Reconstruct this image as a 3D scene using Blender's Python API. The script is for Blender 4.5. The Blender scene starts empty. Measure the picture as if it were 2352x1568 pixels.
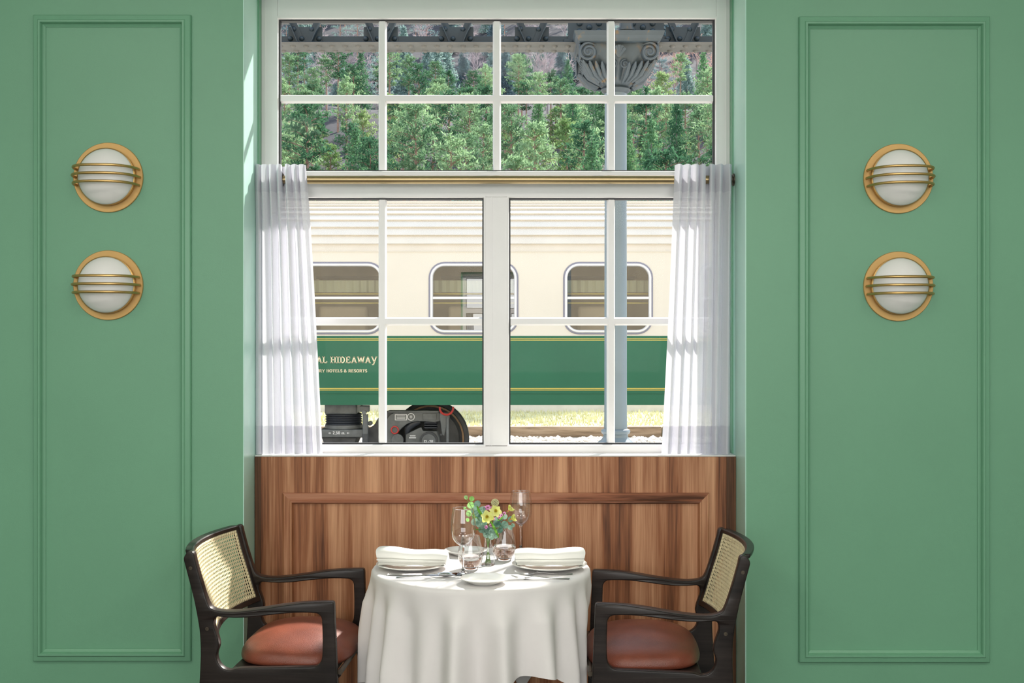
import bpy, math, random
from mathutils import Vector, Matrix
PI = math.pi
SC = bpy.context.scene
COL = SC.collection
random.seed(7)

# ------------------------------------------------------------------ camera facts
F = 2660.0                      # focal length in pixels of the 2352 px wide frame
CAMD, CAMH = 4.6, 1.565         # metres from the front wall, eye height
def PX(px, d): return (px - 1176) * d / F
def PZ(py, d): return CAMH - (py - 784) * d / F
def YD(d): return d - CAMD

# ------------------------------------------------------------------ geometry collector
class G:
    def __init__(s): s.v = []; s.f = []
    def add(s, vs, fs):
        n = len(s.v); s.v.extend([tuple(p) for p in vs]); s.f.extend([tuple(i + n for i in f) for f in fs]); return s
    def box(s, x0, x1, y0, y1, z0, z1):
        vs = [(x0,y0,z0),(x1,y0,z0),(x1,y1,z0),(x0,y1,z0),(x0,y0,z1),(x1,y0,z1),(x1,y1,z1),(x0,y1,z1)]
        return s.add(vs, [(0,3,2,1),(4,5,6,7),(0,1,5,4),(1,2,6,5),(2,3,7,6),(3,0,4,7)])
    def bar(s, a, b, w, h, up=(0,0,1)):
        a = Vector(a); b = Vector(b); d = (b - a).normalized(); u = Vector(up)
        sx = d.cross(u)
        if sx.length < 1e-5: sx = d.cross(Vector((1,0,0)))
        sx.normalize(); sy = sx.cross(d).normalized()
        vs = []
        for p in (a, b):
            for i, j in ((-1,-1),(1,-1),(1,1),(-1,1)): vs.append(p + sx*i*w/2 + sy*j*h/2)
        return s.add(vs, [(0,1,2,3),(7,6,5,4),(0,4,5,1),(1,5,6,2),(2,6,7,3),(3,7,4,0)])
    def tube(s, pts, r, n=10, cap=True, closed=False):
        pts = [Vector(p) for p in pts]; m = len(pts)
        rs = r if isinstance(r, (list, tuple)) else [r]*m
        rings = []; prev = None
        for i, p in enumerate(pts):
            if closed: t = pts[(i+1) % m] - pts[i-1]
            else: t = pts[min(i+1, m-1)] - pts[max(i-1, 0)]
            t.normalize()
            if prev is None:
                a = Vector((0,0,1)) if abs(t.z) < .9 else Vector((1,0,0))
                nrm = (a - t*a.dot(t)).normalized()
            else:
                nrm = prev - t*prev.dot(t)
                nrm = nrm.normalized() if nrm.length > 1e-6 else t.orthogonal().normalized()
            prev = nrm; bn = t.cross(nrm)
            rings.append([p + (nrm*math.cos(2*PI*k/n) + bn*math.sin(2*PI*k/n))*rs[i] for k in range(n)])
        vs = [q for rg in rings for q in rg]; fs = []
        for i in range(m if closed else m-1):
            j = (i+1) % m
            for k in range(n):
                l = (k+1) % n
                fs.append((i*n+k, i*n+l, j*n+l, j*n+k))
        if cap and not closed:
            fs.append(tuple(range(n-1, -1, -1))); fs.append(tuple((m-1)*n+k for k in range(n)))
        return s.add(vs, fs)
    def lathe(s, prof, n=32, c=(0,0,0), axis='Z', capends=False):
        vs = []; fs = []; m = len(prof)
        for r, h in prof:
            for k in range(n):
                a = 2*PI*k/n; x, y = r*math.cos(a), r*math.sin(a)
                if axis == 'Z': p = (x, y, h)
                elif axis == 'Y': p = (x, -h, y)      # h points to -Y (toward the room)
                else: p = (h, x, y)
                vs.append((p[0]+c[0], p[1]+c[1], p[2]+c[2]))
        for i in range(m-1):
            for k in range(n):
                l = (k+1) % n
                fs.append((i*n+k, i*n+l, (i+1)*n+l, (i+1)*n+k))
        if capends:
            fs.append(tuple(range(n-1,-1,-1))); fs.append(tuple((m-1)*n+k for k in range(n)))
        return s.add(vs, fs)
    def loops(s, loops, closed=True, caps=False):
        n = len(loops[0]); vs = [p for l in loops for p in l]; fs = []
        for i in range(len(loops)-1):
            for k in range(n if closed else n-1):
                l = (k+1) % n
                fs.append((i*n+k, i*n+l, (i+1)*n+l, (i+1)*n+k))
        if caps:
            fs.append(tuple(range(n-1,-1,-1))); m = len(loops)-1
            fs.append(tuple(m*n+k for k in range(n)))
        return s.add(vs, fs)
    def grid(s, fn, nu, nv, cu=False):
        vs = [fn(i/(nu if cu else nu), j/nv) for j in range(nv+1) for i in range(nu if cu else nu+1)]
        w = nu if cu else nu+1; fs = []
        for j in range(nv):
            for i in range(nu):
                i2 = (i+1) % w
                fs.append((j*w+i, j*w+i2, (j+1)*w+i2, (j+1)*w+i))
        return s.add(vs, fs)
    def xform(s, M):
        s.v = [tuple(M @ Vector(p)) for p in s.v]; return s
    def join(s, o): return s.add(o.v, o.f)

def world_loc(o):
    l = Vector((0,0,0))
    while o is not None:
        l += o.location; o = o.parent
    return l
def build(name, g, mat, parent=None, world=False, smooth=True, bevel=0, angle=35, fix=True, seg=2, label=None):
    me = bpy.data.meshes.new(name)
    v = g.v
    off = Vector((0,0,0))
    if world and parent is not None:
        off = world_loc(parent); v = [(p[0]-off.x, p[1]-off.y, p[2]-off.z) for p in v]
    me.from_pydata(v, [], g.f)
    if fix:
        import bmesh
        bm = bmesh.new(); bm.from_mesh(me); bmesh.ops.recalc_face_normals(bm, faces=bm.faces); bm.to_mesh(me); bm.free()
    me.update()
    me.materials.append(mat)
    if smooth:
        me.polygons.foreach_set('use_smooth', [True]*len(me.polygons))
        me.set_sharp_from_angle(angle=math.radians(angle))
    o = bpy.data.objects.new(name, me); COL.objects.link(o)
    if parent is not None: o.parent = parent
    if bevel:
        b = o.modifiers.new('soft_edges', 'BEVEL'); b.width = bevel; b.segments = seg; b.limit_method = 'ANGLE'; b.angle_limit = math.radians(40)
        b.harden_normals = False
    if label: o['label'] = label
    return o
def tag(o, label, cat, group=None, kind=None):
    o['label'] = label; o['category'] = cat
    if group: o['group'] = group
    if kind: o['kind'] = kind
    return o
def thing(name, loc, label, cat, group=None, rz=0):
    o = bpy.data.objects.new(name, None); o.empty_display_size = .1
    COL.objects.link(o); o.location = loc; o.rotation_euler = (0,0,rz)
    return tag(o, label, cat, group)
def struct(o, label=None, cat=None):
    o['kind'] = 'structure'
    if label: o['label'] = label
    if cat: o['category'] = cat
    return o
def dup(root, loc=None, rz=None, label=None, scale=None):
    r = root.copy(); COL.objects.link(r)
    if loc is not None: r.location = loc
    if rz is not None: r.rotation_euler = (0,0,rz)
    if scale is not None: r.scale = scale
    if label: r['label'] = label
    for ch in list(root.children):
        c = ch.copy(); COL.objects.link(c); c.parent = r
        for gch in list(ch.children):
            d = gch.copy(); COL.objects.link(d); d.parent = c
    return r
def catmull(pts, sub=5, closed=True):
    P = [Vector((p[0], p[1])) for p in pts]; n = len(P); out = []
    for i in range(n if closed else n-1):
        p0, p1, p2, p3 = (P[(i-1) % n] if closed or i > 0 else P[0]*2-P[1]), P[i], P[(i+1) % n], (P[(i+2) % n] if closed or i+2 < n else P[-1]*2-P[-2])
        t0 = 0; t1 = t0+max((p1-p0).length,1e-6)**.5; t2 = t1+max((p2-p1).length,1e-6)**.5; t3 = t2+max((p3-p2).length,1e-6)**.5
        for k in range(sub):
            t = t1+(t2-t1)*k/sub
            A1 = p0*((t1-t)/(t1-t0))+p1*((t-t0)/(t1-t0)); A2 = p1*((t2-t)/(t2-t1))+p2*((t-t1)/(t2-t1)); A3 = p2*((t3-t)/(t3-t2))+p3*((t-t2)/(t3-t2))
            B1 = A1*((t2-t)/(t2-t0))+A2*((t-t0)/(t2-t0)); B2 = A2*((t3-t)/(t3-t1))+A3*((t-t1)/(t3-t1))
            out.append(B1*((t2-t)/(t2-t1))+B2*((t-t1)/(t2-t1)))
    if not closed: out.append(P[-1])
    return out
def rrect(x0, x1, z0, z1, r, n=6):
    out = []
    for cx, cz, a0 in ((x1-r, z1-r, 0), (x0+r, z1-r, 90), (x0+r, z0+r, 180), (x1-r, z0+r, 270)):
        for k in range(n+1):
            a = math.radians(a0+90*k/n); out.append((cx+r*math.cos(a), cz+r*math.sin(a)))
    return out

# ------------------------------------------------------------------ materials
def mat_new(name):
    m = bpy.data.materials.new(name); m.use_nodes = True
    nt = m.node_tree
    return m, nt, nt.nodes, nt.links, nt.nodes['Principled BSDF']
def coords(nt, scale=(1,1,1), rot=(0,0,0), kind='Object'):
    tc = nt.nodes.new('ShaderNodeTexCoord'); mp = nt.nodes.new('ShaderNodeMapping')
    mp.inputs['Scale'].default_value = scale; mp.inputs['Rotation'].default_value = rot
    nt.links.new(tc.outputs[kind], mp.inputs['Vector']); return mp.outputs['Vector']
def noise(nt, vec, scale, detail=4, rough=.55, dist=0):
    n = nt.nodes.new('ShaderNodeTexNoise'); n.inputs['Scale'].default_value = scale
    n.inputs['Detail'].default_value = detail; n.inputs['Roughness'].default_value = rough; n.inputs['Distortion'].default_value = dist
    if vec is not None: nt.links.new(vec, n.inputs['Vector'])
    return n
def ramp(nt, fac, stops):
    r = nt.nodes.new('ShaderNodeValToRGB'); e = r.color_ramp.elements
    while len(e) < len(stops): e.new(.5)
    for el, (p, c) in zip(e, stops):
        el.position = p; el.color = (c[0], c[1], c[2], 1)
    nt.links.new(fac, r.inputs['Fac']); return r
def bump(nt, h, strength, dist, bsdf):
    b = nt.nodes.new('ShaderNodeBump'); b.inputs['Strength'].default_value = strength; b.inputs['Distance'].default_value = dist
    nt.links.new(h, b.inputs['Height']); nt.links.new(b.outputs['Normal'], bsdf.inputs['Normal'])
def pm(name, col, rough=.5, metal=0, var=0, vscale=3, bmp=0, bscale=200, spec=.5, vs=(1,1,1)):
    """plain surface with a little procedural variation and grain"""
    m, nt, N, L, b = mat_new(name)
    b.inputs['Base Color'].default_value = (*col, 1); b.inputs['Roughness'].default_value = rough; b.inputs['Metallic'].default_value = metal
    b.inputs['Specular IOR Level'].default_value = spec
    vec = coords(nt, vs)
    n = noise(nt, vec, vscale)
    k = max(var, .03)
    r = ramp(nt, n.outputs['Fac'], [(.3, [c*(1-k) for c in col]), (.7, [min(1, c*(1+k)) for c in col])])
    L.new(r.outputs['Color'], b.inputs['Base Color'])
    if bmp:
        n2 = noise(nt, vec, bscale, 2); bump(nt, n2.outputs['Fac'], bmp, .002, b)
    return m
def wood(name, horiz=False, spec=.3, dark=(.085,.030,.014), mid=(.310,.118,.052), lite=(.64,.34,.19), rough=.45, sc=1.0):
    m, nt, N, L, b = mat_new(name)
    s = (1.2*sc, 9*sc, 16*sc) if horiz else (16*sc, 9*sc, .55*sc)
    v = coords(nt, s)
    n1 = noise(nt, v, 1.0, 5, .62, .35)
    s2 = (4, 40, 150) if horiz else (150, 40, 3)
    n2 = noise(nt, coords(nt, s2), 1.0, 3, .6, .2)
    s3 = (.5, 3, 5.0) if horiz else (5.0, 3, .25)
    n3 = noise(nt, coords(nt, s3), 1.0, 2, .5)
    mx = N.new('ShaderNodeMath'); mx.operation = 'MULTIPLY_ADD'; L.new(n2.outputs['Fac'], mx.inputs[0]); mx.inputs[1].default_value = .34; L.new(n1.outputs['Fac'], mx.inputs[2])
    m3 = N.new('ShaderNodeMath'); m3.operation = 'MULTIPLY_ADD'; L.new(n3.outputs['Fac'], m3.inputs[0]); m3.inputs[1].default_value = .45; L.new(mx.outputs[0], m3.inputs[2])
    m4 = N.new('ShaderNodeMath'); m4.operation = 'SUBTRACT'; L.new(m3.outputs[0], m4.inputs[0]); m4.inputs[1].default_value = .395
    r = ramp(nt, m4.outputs[0], [(.30, dark), (.46, mid), (.58, [(a+c)/2 for a, c in zip(mid, lite)]), (.72, lite)])
    L.new(r.outputs['Color'], b.inputs['Base Color']); b.inputs['Roughness'].default_value = rough; b.inputs['Specular IOR Level'].default_value = spec
    bump(nt, n2.outputs['Fac'], .12, .002, b)
    return m
def thin_glass(name, tint=(1,1,1), f=1.0, rough=0.0, ior=1.45):
    """single-sheet glass: clear with fresnel gloss on both faces"""
    m, nt, N, L, b = mat_new(name); N.remove(b); out = N['Material Output']
    t = N.new('ShaderNodeBsdfTransparent'); t.inputs['Color'].default_value = (*tint, 1)
    g = N.new('ShaderNodeBsdfGlossy'); g.inputs['Roughness'].default_value = rough
    lw = N.new('ShaderNodeLayerWeight'); lw.inputs['Blend'].default_value = .5
    pw = N.new('ShaderNodeMath'); pw.operation = 'POWER'; pw.inputs[1].default_value = 4.5 if f < 1.5 else 3.2; L.new(lw.outputs['Facing'], pw.inputs[0])
    mu = N.new('ShaderNodeMath'); mu.operation = 'MULTIPLY_ADD'; mu.inputs[1].default_value = min(1, .85*f); mu.inputs[2].default_value = .045*f; mu.use_clamp = True
    L.new(pw.outputs[0], mu.inputs[0])
    mx = N.new('ShaderNodeMixShader'); L.new(mu.outputs[0], mx.inputs[0]); L.new(t.outputs[0], mx.inputs[1]); L.new(g.outputs[0], mx.inputs[2])
    L.new(mx.outputs[0], out.inputs['Surface']); return m
def sheer(name, col, clear, trans=.55):
    m, nt, N, L, b = mat_new(name); N.remove(b); out = N['Material Output']
    d = N.new('ShaderNodeBsdfDiffuse'); d.inputs['Color'].default_value = (*col, 1)
    t = N.new('ShaderNodeBsdfTranslucent'); t.inputs['Color'].default_value = (*col, 1)
    p = N.new('ShaderNodeBsdfTransparent')
    w = noise(nt, coords(nt, (900, 900, 900)), 1.0, 1)
    r = ramp(nt, w.outputs['Fac'], [(.3, (max(0, clear-.06),)*3), (.7, (clear+.06,)*3)])
    a = N.new('ShaderNodeMixShader'); a.inputs[0].default_value = trans; L.new(d.outputs[0], a.inputs[1]); L.new(t.outputs[0], a.inputs[2])
    c = N.new('ShaderNodeMixShader'); L.new(r.outputs['Color'], c.inputs[0]); L.new(a.outputs[0], c.inputs[1]); L.new(p.outputs[0], c.inputs[2])
    L.new(c.outputs[0], out.inputs['Surface']); return m
def leafy(name, c1, c2, trans=.45, vscale=.6, objvar=.35, rough=.7):
    m, nt, N, L, b = mat_new(name); out = N['Material Output']
    n = noise(nt, coords(nt), vscale, 3)
    oi = N.new('ShaderNodeObjectInfo')
    ma = N.new('ShaderNodeMath'); ma.operation = 'MULTIPLY_ADD'; L.new(oi.outputs['Random'], ma.inputs[0]); ma.inputs[1].default_value = objvar; 
    sb = N.new('ShaderNodeMath'); sb.operation = 'SUBTRACT'; L.new(n.outputs['Fac'], sb.inputs[0]); sb.inputs[1].default_value = objvar/2
    L.new(sb.outputs[0], ma.inputs[2])
    r = ramp(nt, ma.outputs[0], [(.25, c1), (.75, c2)])
    L.new(r.outputs['Color'], b.inputs['Base Color']); b.inputs['Roughness'].default_value = rough; b.inputs['Specular IOR Level'].default_value = .2
    t = N.new('ShaderNodeBsdfTranslucent'); L.new(r.outputs['Color'], t.inputs['Color'])
    mx = N.new('ShaderNodeMixShader'); mx.inputs[0].default_value = trans; L.new(b.outputs[0], mx.inputs[1]); L.new(t.outputs[0], mx.inputs[2])
    L.new(mx.outputs[0], out.inputs['Surface']); return m

M = {}
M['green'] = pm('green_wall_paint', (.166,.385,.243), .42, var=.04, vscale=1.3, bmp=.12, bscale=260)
M['reveal'] = pm('daylight_paled_reveal', (.46,.73,.62), .28, var=.03, vscale=1.3)  # wall green made paler, daylight at the window put into the colour
M['ceil'] = pm('ceiling_paint', (.80,.79,.75), .8)
M['room'] = pm('side_wall_paint', (.55,.62,.55), .8)
M['floor'] = wood('floor_boards', True, dark=(.05,.04,.035), mid=(.10,.085,.075), lite=(.15,.13,.12))
M['alu'] = pm('white_window_paint', (.87,.85,.85), .30, bmp=0)
M['gasket'] = pm('black_rubber', (.012,.012,.014), .5)
M['sill'] = pm('white_sill_paint', (.83,.81,.79), .35)
M['wood'] = wood('walnut_veneer')
M['wood_h'] = wood('walnut_moulding', True, mid=(.34,.13,.07), lite=(.52,.26,.165))
M['wood_dark'] = wood('dark_walnut_edge', dark=(.06,.025,.012), mid=(.16,.07,.035), lite=(.27,.13,.07))
M['brass'] = pm('satin_brass', (.60,.39,.15), .38, .85, var=.05, vscale=6)
M['brass_plate'] = pm('brushed_brass_plate', (.60,.37,.14), .5, .55, var=.05, vscale=4)
M['opal'] = pm('opal_glass', (.89,.87,.855), .35)
M['rod'] = pm('antique_brass_rod', (.40,.31,.17), .33, .9, var=.08, vscale=8, vs=(.3,1,1))
M['bronze'] = pm('dark_bronze', (.10,.08,.06), .4, .7)
M['sheer'] = sheer('sheer_white_voile', (.80,.80,.85), .08, .36)
M['sheer2'] = sheer('doubled_white_voile', (.68,.68,.74), .02, .24)
M['pane'] = thin_glass('window_pane_glass', f=.08)
SKY, SUN, SUNDIR = 1.7, 10.5, (-.58,-1.0,-.92)
BACK_FILL_E, CEIL_FILL_E = 195, 31
# ================================================================== ROOM SHELL
XL, XR = PX(558, 4.6), PX(1714, 4.6)          # window opening
ZH = 3.03                                       # head of the opening
YW, YF = YD(4.79), YD(4.90)                   # wood front, window frame front
ZS = 1.095                                      # top of the panelling
g = G()
X0, X1, ZT, WT = -3.9, 3.9, 3.75, .46
g.box(X0, XL, 0, WT, 0, ZT); g.box(XR, X1, 0, WT, 0, ZT); g.box(XL, XR, 0, WT, ZH, ZT); g.box(XL, XR, .26, WT, 0, ZS-.03)
struct(build('wall_front', g, M['green'], smooth=False), 'green painted wall around the tall window', 'wall')
struct(build('floor', G().box(X0, X1, -8.6, .46, -.2, 0), M['floor'], smooth=False), 'brown wooden floor', 'floor')
struct(build('ceiling', G().box(X0, X1, -8.6, .46, ZT, ZT+.2), M['ceil'], smooth=False), 'pale ceiling', 'ceiling')
struct(build('wall_left', G().box(X0-.2, X0, -8.6, .46, 0, ZT), M['room'], smooth=False), 'left side wall', 'wall')
struct(build('wall_right', G().box(X1, X1+.2, -8.6, .46, 0, ZT), M['room'], smooth=False), 'right side wall', 'wall')
struct(build('wall_back', G().box(X0, X1, -8.8, -8.6, 0, ZT), M['room'], smooth=False), 'back wall behind the viewer', 'wall')

def frame_sweep(x0, x1, z0, z1, prof, y0, sgn=-1):
    """rectangular frame; prof = (inset, projection)"""
    lo = []
    for w, h in prof:
        y = y0 + sgn*h
        lo.append([(x0+w,y,z0+w),(x1-w,y,z0+w),(x1-w,y,z1-w),(x0+w,y,z1-w)])
    return G().loops(lo)
MP = [(0,-.004),(0,.012),(.003,.016),(.020,.021),(.024,.026),(.031,.026),(.034,.021),(.036,.010),(.041,.006),(.046,.004),(.046,-.004)]
d = 4.6
a = build('trim_1', frame_sweep(PX(79,d), PX(440,d), PZ(1516,d), PZ(36,d), MP, 0), M['green'], angle=25)
struct(a, 'green panel moulding around the left pair of brass lights', 'moulding')
a = build('trim_2', frame_sweep(PX(1834,d), PX(2271,d), PZ(1519,d), PZ(40,d), MP, 0), M['green'], angle=25)
struct(a, 'green panel moulding around the right pair of brass lights', 'moulding')
for nm, x0, x1, lb in (('added_reveal_sheet_1', XL, XL+.004, 'left'), ('added_reveal_sheet_2', XR-.004, XR, 'right')):  # added sheets over the wall reveals, carrying the daylight-paled colour
    struct(build(nm, G().box(x0, x1, .0005, YF+.02, 0, ZH), M['reveal'], smooth=False), 'added sheet over the green reveal, daylight painted into its colour, at the %s side of the window' % lb, 'reveal')
# small painted stop beads where the reveals meet the window frame
for nm, x0, x1, lb in (('trim_3', XL, XL+.010, 'left'), ('trim_4', XR-.010, XR, 'right')):
    struct(build(nm, G().box(x0, x1, YF-.055, YF-.002, ZS, ZH), M['green'], bevel=.003), 'narrow green stop bead at the %s side of the window' % lb, 'bead')

# ================================================================== WINDOW
win = thing('window_1', (0, YF, ZS), 'tall white window with a glazed upper light and two lower lights', 'window'); win['kind'] = 'structure'
d = 4.9
GL, GR = PX(637, d), PX(1645, d)
ZB, ZTOP = PZ(1023, d), PZ(41, d)
TR0, TR1 = PZ(452, d), PZ(395, d)
MU0, MU1 = PX(1113, d), PX(1167, d)
YB = YF + .07
def wb(name, g, mat=M['alu'], bevel=.0025): return build(name, g, mat, win, world=True, bevel=bevel)
g = G()
prof = [(0,0),(GL-XL-.030,0),(GL-XL-.029,-.003),(GL-XL-.028,0),(GL-XL-.003,0),(GL-XL,-.004),(GL-XL,-.05)]
def rectsweep(x0,x1,z0,z1,wl,wr,wb_,wt,y0,y1):
    gg = G(); gg.box(x0,x0+wl,y0,y1,z0,z1); gg.box(x1-wr,x1,y0,y1,z0,z1); gg.box(x0+wl,x1-wr,y0,y1,z0,z0+wb_); gg.box(x0+wl,x1-wr,y0,y1,z1-wt,z1); return gg
fr = wb('frame', rectsweep(XL, XR, ZS-.002, ZH, GL-XL, XR-GR, ZB-ZS, ZH-ZTOP, YF, YB))
# raised bead line round the frame
bd = rectsweep(XL+.022, XR-.022, ZS+.005, ZH-.01, .004, .004, .003, .004, YF-.003, YF+.002)
wb('frame_bead', bd, bevel=0)
wb('transom', G().box(GL, GR, YF+.004, YB, TR0, TR1))
wb('transom_lip', G().box(GL, GR, YF-.010, YF+.006, PZ(404,d), TR1-.001))
wb('mullion', G().box(MU0, MU1, YF-.002, YB, ZB, TR0))
wb('mullion_cover', G().box(PX(1128,d), PX(1131,d), YF-.006, YF, ZB, TR0), bevel=0)
# sash beads round every light
for (x0,x1,z0,z1) in ((GL,GR,TR1,ZTOP),(GL,MU0,ZB,TR0),(MU1,GR,ZB,TR0)):
    wb('glazing_bead', frame_sweep(x0-.004, x1+.004, z0-.004, z1+.004, [(0,.0),(0,.006),(.006,.006),(.008,.0),(.008,-.03)], YF, -1), bevel=0)
    wb('gasket', frame_sweep(x0+.003, x1-.003, z0+.003, z1-.003, [(0,0),(.007,0),(.007,-.03)], YF+.012, -1), M['gasket'], 0)
MW = .0175
def mbar_v(x, z0, z1):
    pr = [(-MW,.018),(-MW,.012),(-MW+.006,-.006),(MW-.006,-.006),(MW,.012),(MW,.018)]
    return G().loops([[(x+p, YF+.020+q, z0) for p, q in pr],[(x+p, YF+.020+q, z1) for p, q in pr]], caps=True)
def mbar_h(z, x0, x1):
    pr = [(-MW,.018),(-MW,.012),(-MW+.006,-.006),(MW-.006,-.006),(MW,.012),(MW,.018)]
    return G().loops([[(x0, YF+.0205+q, z+p) for p, q in pr],[(x1, YF+.0205+q, z+p) for p, q in pr]], caps=True)
VX = [PX(877,d), PX(1141,d), PX(1404.5,d)]
HZ1, HZ2 = PZ(224,d), PZ(737.5,d)
for x in VX: wb('muntin', mbar_v(x, TR1, ZTOP), bevel=0)
wb('muntin', mbar_h(HZ1, GL, GR), bevel=0)
for x in (VX[0], VX[2]): wb('muntin', mbar_v(x, ZB, TR0), bevel=0)
wb('muntin', mbar_h(HZ2, GL, MU0), bevel=0); wb('muntin', mbar_h(HZ2, MU1, GR), bevel=0)
for (x0,x1,z0,z1) in ((GL,GR,TR1,ZTOP),(GL,MU0,ZB,TR0),(MU1,GR,ZB,TR0)):
    build('pane', G().add([(x0,YF+.035,z0),(x1,YF+.035,z0),(x1,YF+.035,z1),(x0,YF+.035,z1)], [(0,1,2,3)]), M['pane'], win, world=True, smooth=False)

# ================================================================== WAINSCOT + SILL
ws = thing('wainscot_panel', (0, YW, 0), 'walnut wall panelling with a raised moulding below the window', 'wall panel')
g = G().box(XL+.005, XR-.005, YW, YW+.02, .0, ZS-.006)
build('board', g, M['wood'], ws, world=True, smooth=False)
d = 4.79
build('edge_stile', G().box(XL+.005, PX(600,d), YW-.004, YW, 0, ZS-.006), M['wood_dark'], ws, world=True, bevel=.001)
build('edge_stile', G().box(PX(1668,d), XR-.005, YW-.004, YW, 0, ZS-.006), M['wood_dark'], ws, world=True, bevel=.001)
mx0, mx1, mz1, mz0, w = PX(650,d), PX(1628,d), PZ(1131,d), .10, PX(676,d)-PX(650,d)
WP = [(0,-.001),(0,.010),(.006,.014),(.030,.012),(.033,.018),(.040,.018),(w-.003,.006),(w,-.001)]
def mstrip(kind):
    lo = []
    for q, h in WP:
        y = YW - h
        if kind == 't': a, b = (mx0+q,y,mz1-q), (mx1-q,y,mz1-q)
        elif kind == 'l': a, b = (mx0+q,y,mz1-q), (mx0+q,y,mz0+q)
        elif kind == 'r': a, b = (mx1-q,y,mz1-q), (mx1-q,y,mz0+q)
        else: a, b = (mx0+q,y,mz0+q), (mx1-q,y,mz0+q)
        lo.append([a, b])
    return G().loops(lo, closed=False)
for k, mm in (('t','wood_h'),('l','wood'),('r','wood'),('b','wood_h')):
    build('moulding', mstrip(k), M[mm], ws, world=True, angle=25)
sl = build('window_sill', G().box(XL+.0045, XR-.0045, YW-.003, YF+.01, ZS-.006, ZS), M['sill'], bevel=.002)
tag(sl, 'thin white window sill on top of the walnut panelling', 'sill')

# ================================================================== SCONCES
def make_sconce():
    r = thing('wall_sconce', (0,0,0), '', 'wall light', 'round brass wall lights')
    R = .1385
    build('base_plate', G().lathe([(.0,0),(R,0),(R,.006),(R-.002,.008),(.10,.008),(0,.008)], 64, axis='Y'), M['brass_plate'], r)
    build('drum', G().lathe([(.112,.006),(.114,.026),(.114,.032),(.110,.034)], 64, axis='Y'), M['brass'], r)
    build('globe', G().lathe([(.111,.008),(.111,.031),(.106,.041),(.09,.058),(.065,.074),(.035,.083),(.012,.0855),(.0005,.086)], 64, axis='Y'), M['opal'], r)
    for z in (.0315, 0, -.0315):
        hw = math.sqrt(R*R - z*z) - .011; pts = []
        for k in range(41):
            a = PI*k/40; c, s_ = math.cos(a), math.sin(a)
            x = hw*(1 if c > 0 else -1)*abs(c)**.75; y = .140*s_**.80
            pts.append((x, -max(y, .004) if 0 < k < 40 else -.004, z))
        build('guard_rod', G().tube(pts, .0054, 10), M['brass'], r)
    return r
d = 4.6
s0 = make_sconce()
for i, (px, py, lb) in enumerate(((249.5,408,'upper round brass wall light in the panel left of the window'),(249.5,655,'lower round brass wall light in the panel left of the window'),
                      (2062.5,410.5,'upper round brass wall light in the panel right of the window'),(2062.5,657.5,'lower round brass wall light in the panel right of the window'))):
    s = s0 if i == 0 else dup(s0)
    s.location = (PX(px,d), 0, PZ(py,d)); s['label'] = lb

# ================================================================== CURTAINS
RY, RZ, RR = YD(4.832), PZ(412.5, 4.832), .0175
rod = thing('curtain_rod', (XL, RY, RZ), 'brass curtain rod spanning the window between the green reveals', 'curtain rod')
build('pole', G().tube([(XL+.006,RY,RZ),(XR-.006,RY,RZ)], RR, 24), M['rod'], rod, world=True)
for x, s_ in ((XL+.004, 1), (XR-.004, -1)):
    build('bracket', G().lathe([(0,0),(.026,0),(.026,.006*s_),(.020,.009*s_),(.020,.022*s_),(0,.022*s_)], 24, (x,RY,RZ), axis='X'), M['bronze'], rod, world=True)
def curtain(xa, xb, xc, xd, waves, gk, lab, seed):
    """xa..xb top edge, xc..xd bottom edge"""
    rnd = random.Random(seed)
    jit = [rnd.uniform(-.25,.25) for _ in range(waves*2+3)]
    amp = [rnd.uniform(.75,1.15) for _ in range(waves*2+3)]
    t = thing('curtain', ((xa+xb)/2, RY, ZS), lab, 'curtain', 'sheer white cafe curtains')
    zt, zh, zm, zb = PZ(380,4.82), PZ(443,4.82), PZ(978,4.80), ZS+.003
    def P(u, v):
        z = zt + (zb-zt)*v
        x0 = xa + (xc-xa)*(v**1.25); x1 = xb + (xd-xb)*(v**.9)
        k = u*waves*2; i = int(k); f = k-i
        uu = u + (jit[min(i,len(jit)-1)]*(1-f)+jit[min(i+1,len(jit)-1)]*f)*.25/waves*min(1, v*3)
        A = .042*(1-.15*v)*(amp[min(i,len(amp)-1)]*(1-f)+amp[min(i+1,len(amp)-1)]*f)
        if v < .09: A = .020 - (.020-A)*(v/.09)
        s_ = abs(math.sin(PI*waves*u))
        x = x0 + (x1-x0)*uu
        gap = math.exp(-((u*waves-gk)/.13)**2)*math.exp(-(v/.13)**2)
        x += .012*(1 if u*waves > gk else -1)*gap
        y = RY + .004 - .024*math.exp(-(v/.12)**2) - .006*v - A*(s_**.62)*(1.0+.25*math.sin(5.1*u*waves+seed)) + .040*gap
        tz = .0025*s_
        return (min(max(x, XL+.006), XR-.006), min(y, YF-.012), z + (tz if v < .5 else 0))
    nu = waves*22
    v1 = (zh-zt)/(zb-zt); v2 = (zm-zt)/(zb-zt)
    build('header_band', G().grid(lambda u, v: P(u, v*v1), nu, 6), M['sheer2'], t, world=True, fix=False, angle=180)
    build('voile_panel', G().grid(lambda u, v: P(u, v1+v*(v2-v1)), nu, 26), M['sheer'], t, world=True, fix=False, angle=180)
    build('hem_band', G().grid(lambda u, v: P(u, v2+v*(1-v2)), nu, 5), M['sheer2'], t, world=True, fix=False, angle=180)
    for k in range(1):
            x = P(gk/waves, .05)[0]
            build('grommet', G().tube([(x, RY+.0255*math.cos(a), RZ+.0255*math.sin(a)) for a in [2*PI*q/20 for q in range(20)]], .0035, 8, closed=True), M['bronze'], t, world=True)
    return t
curtain(PX(584,4.82), PX(703,4.82), PX(577,4.80), PX(738,4.80), 7, 4, 'sheer white curtain gathered at the left end of the brass rod', 3)
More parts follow.
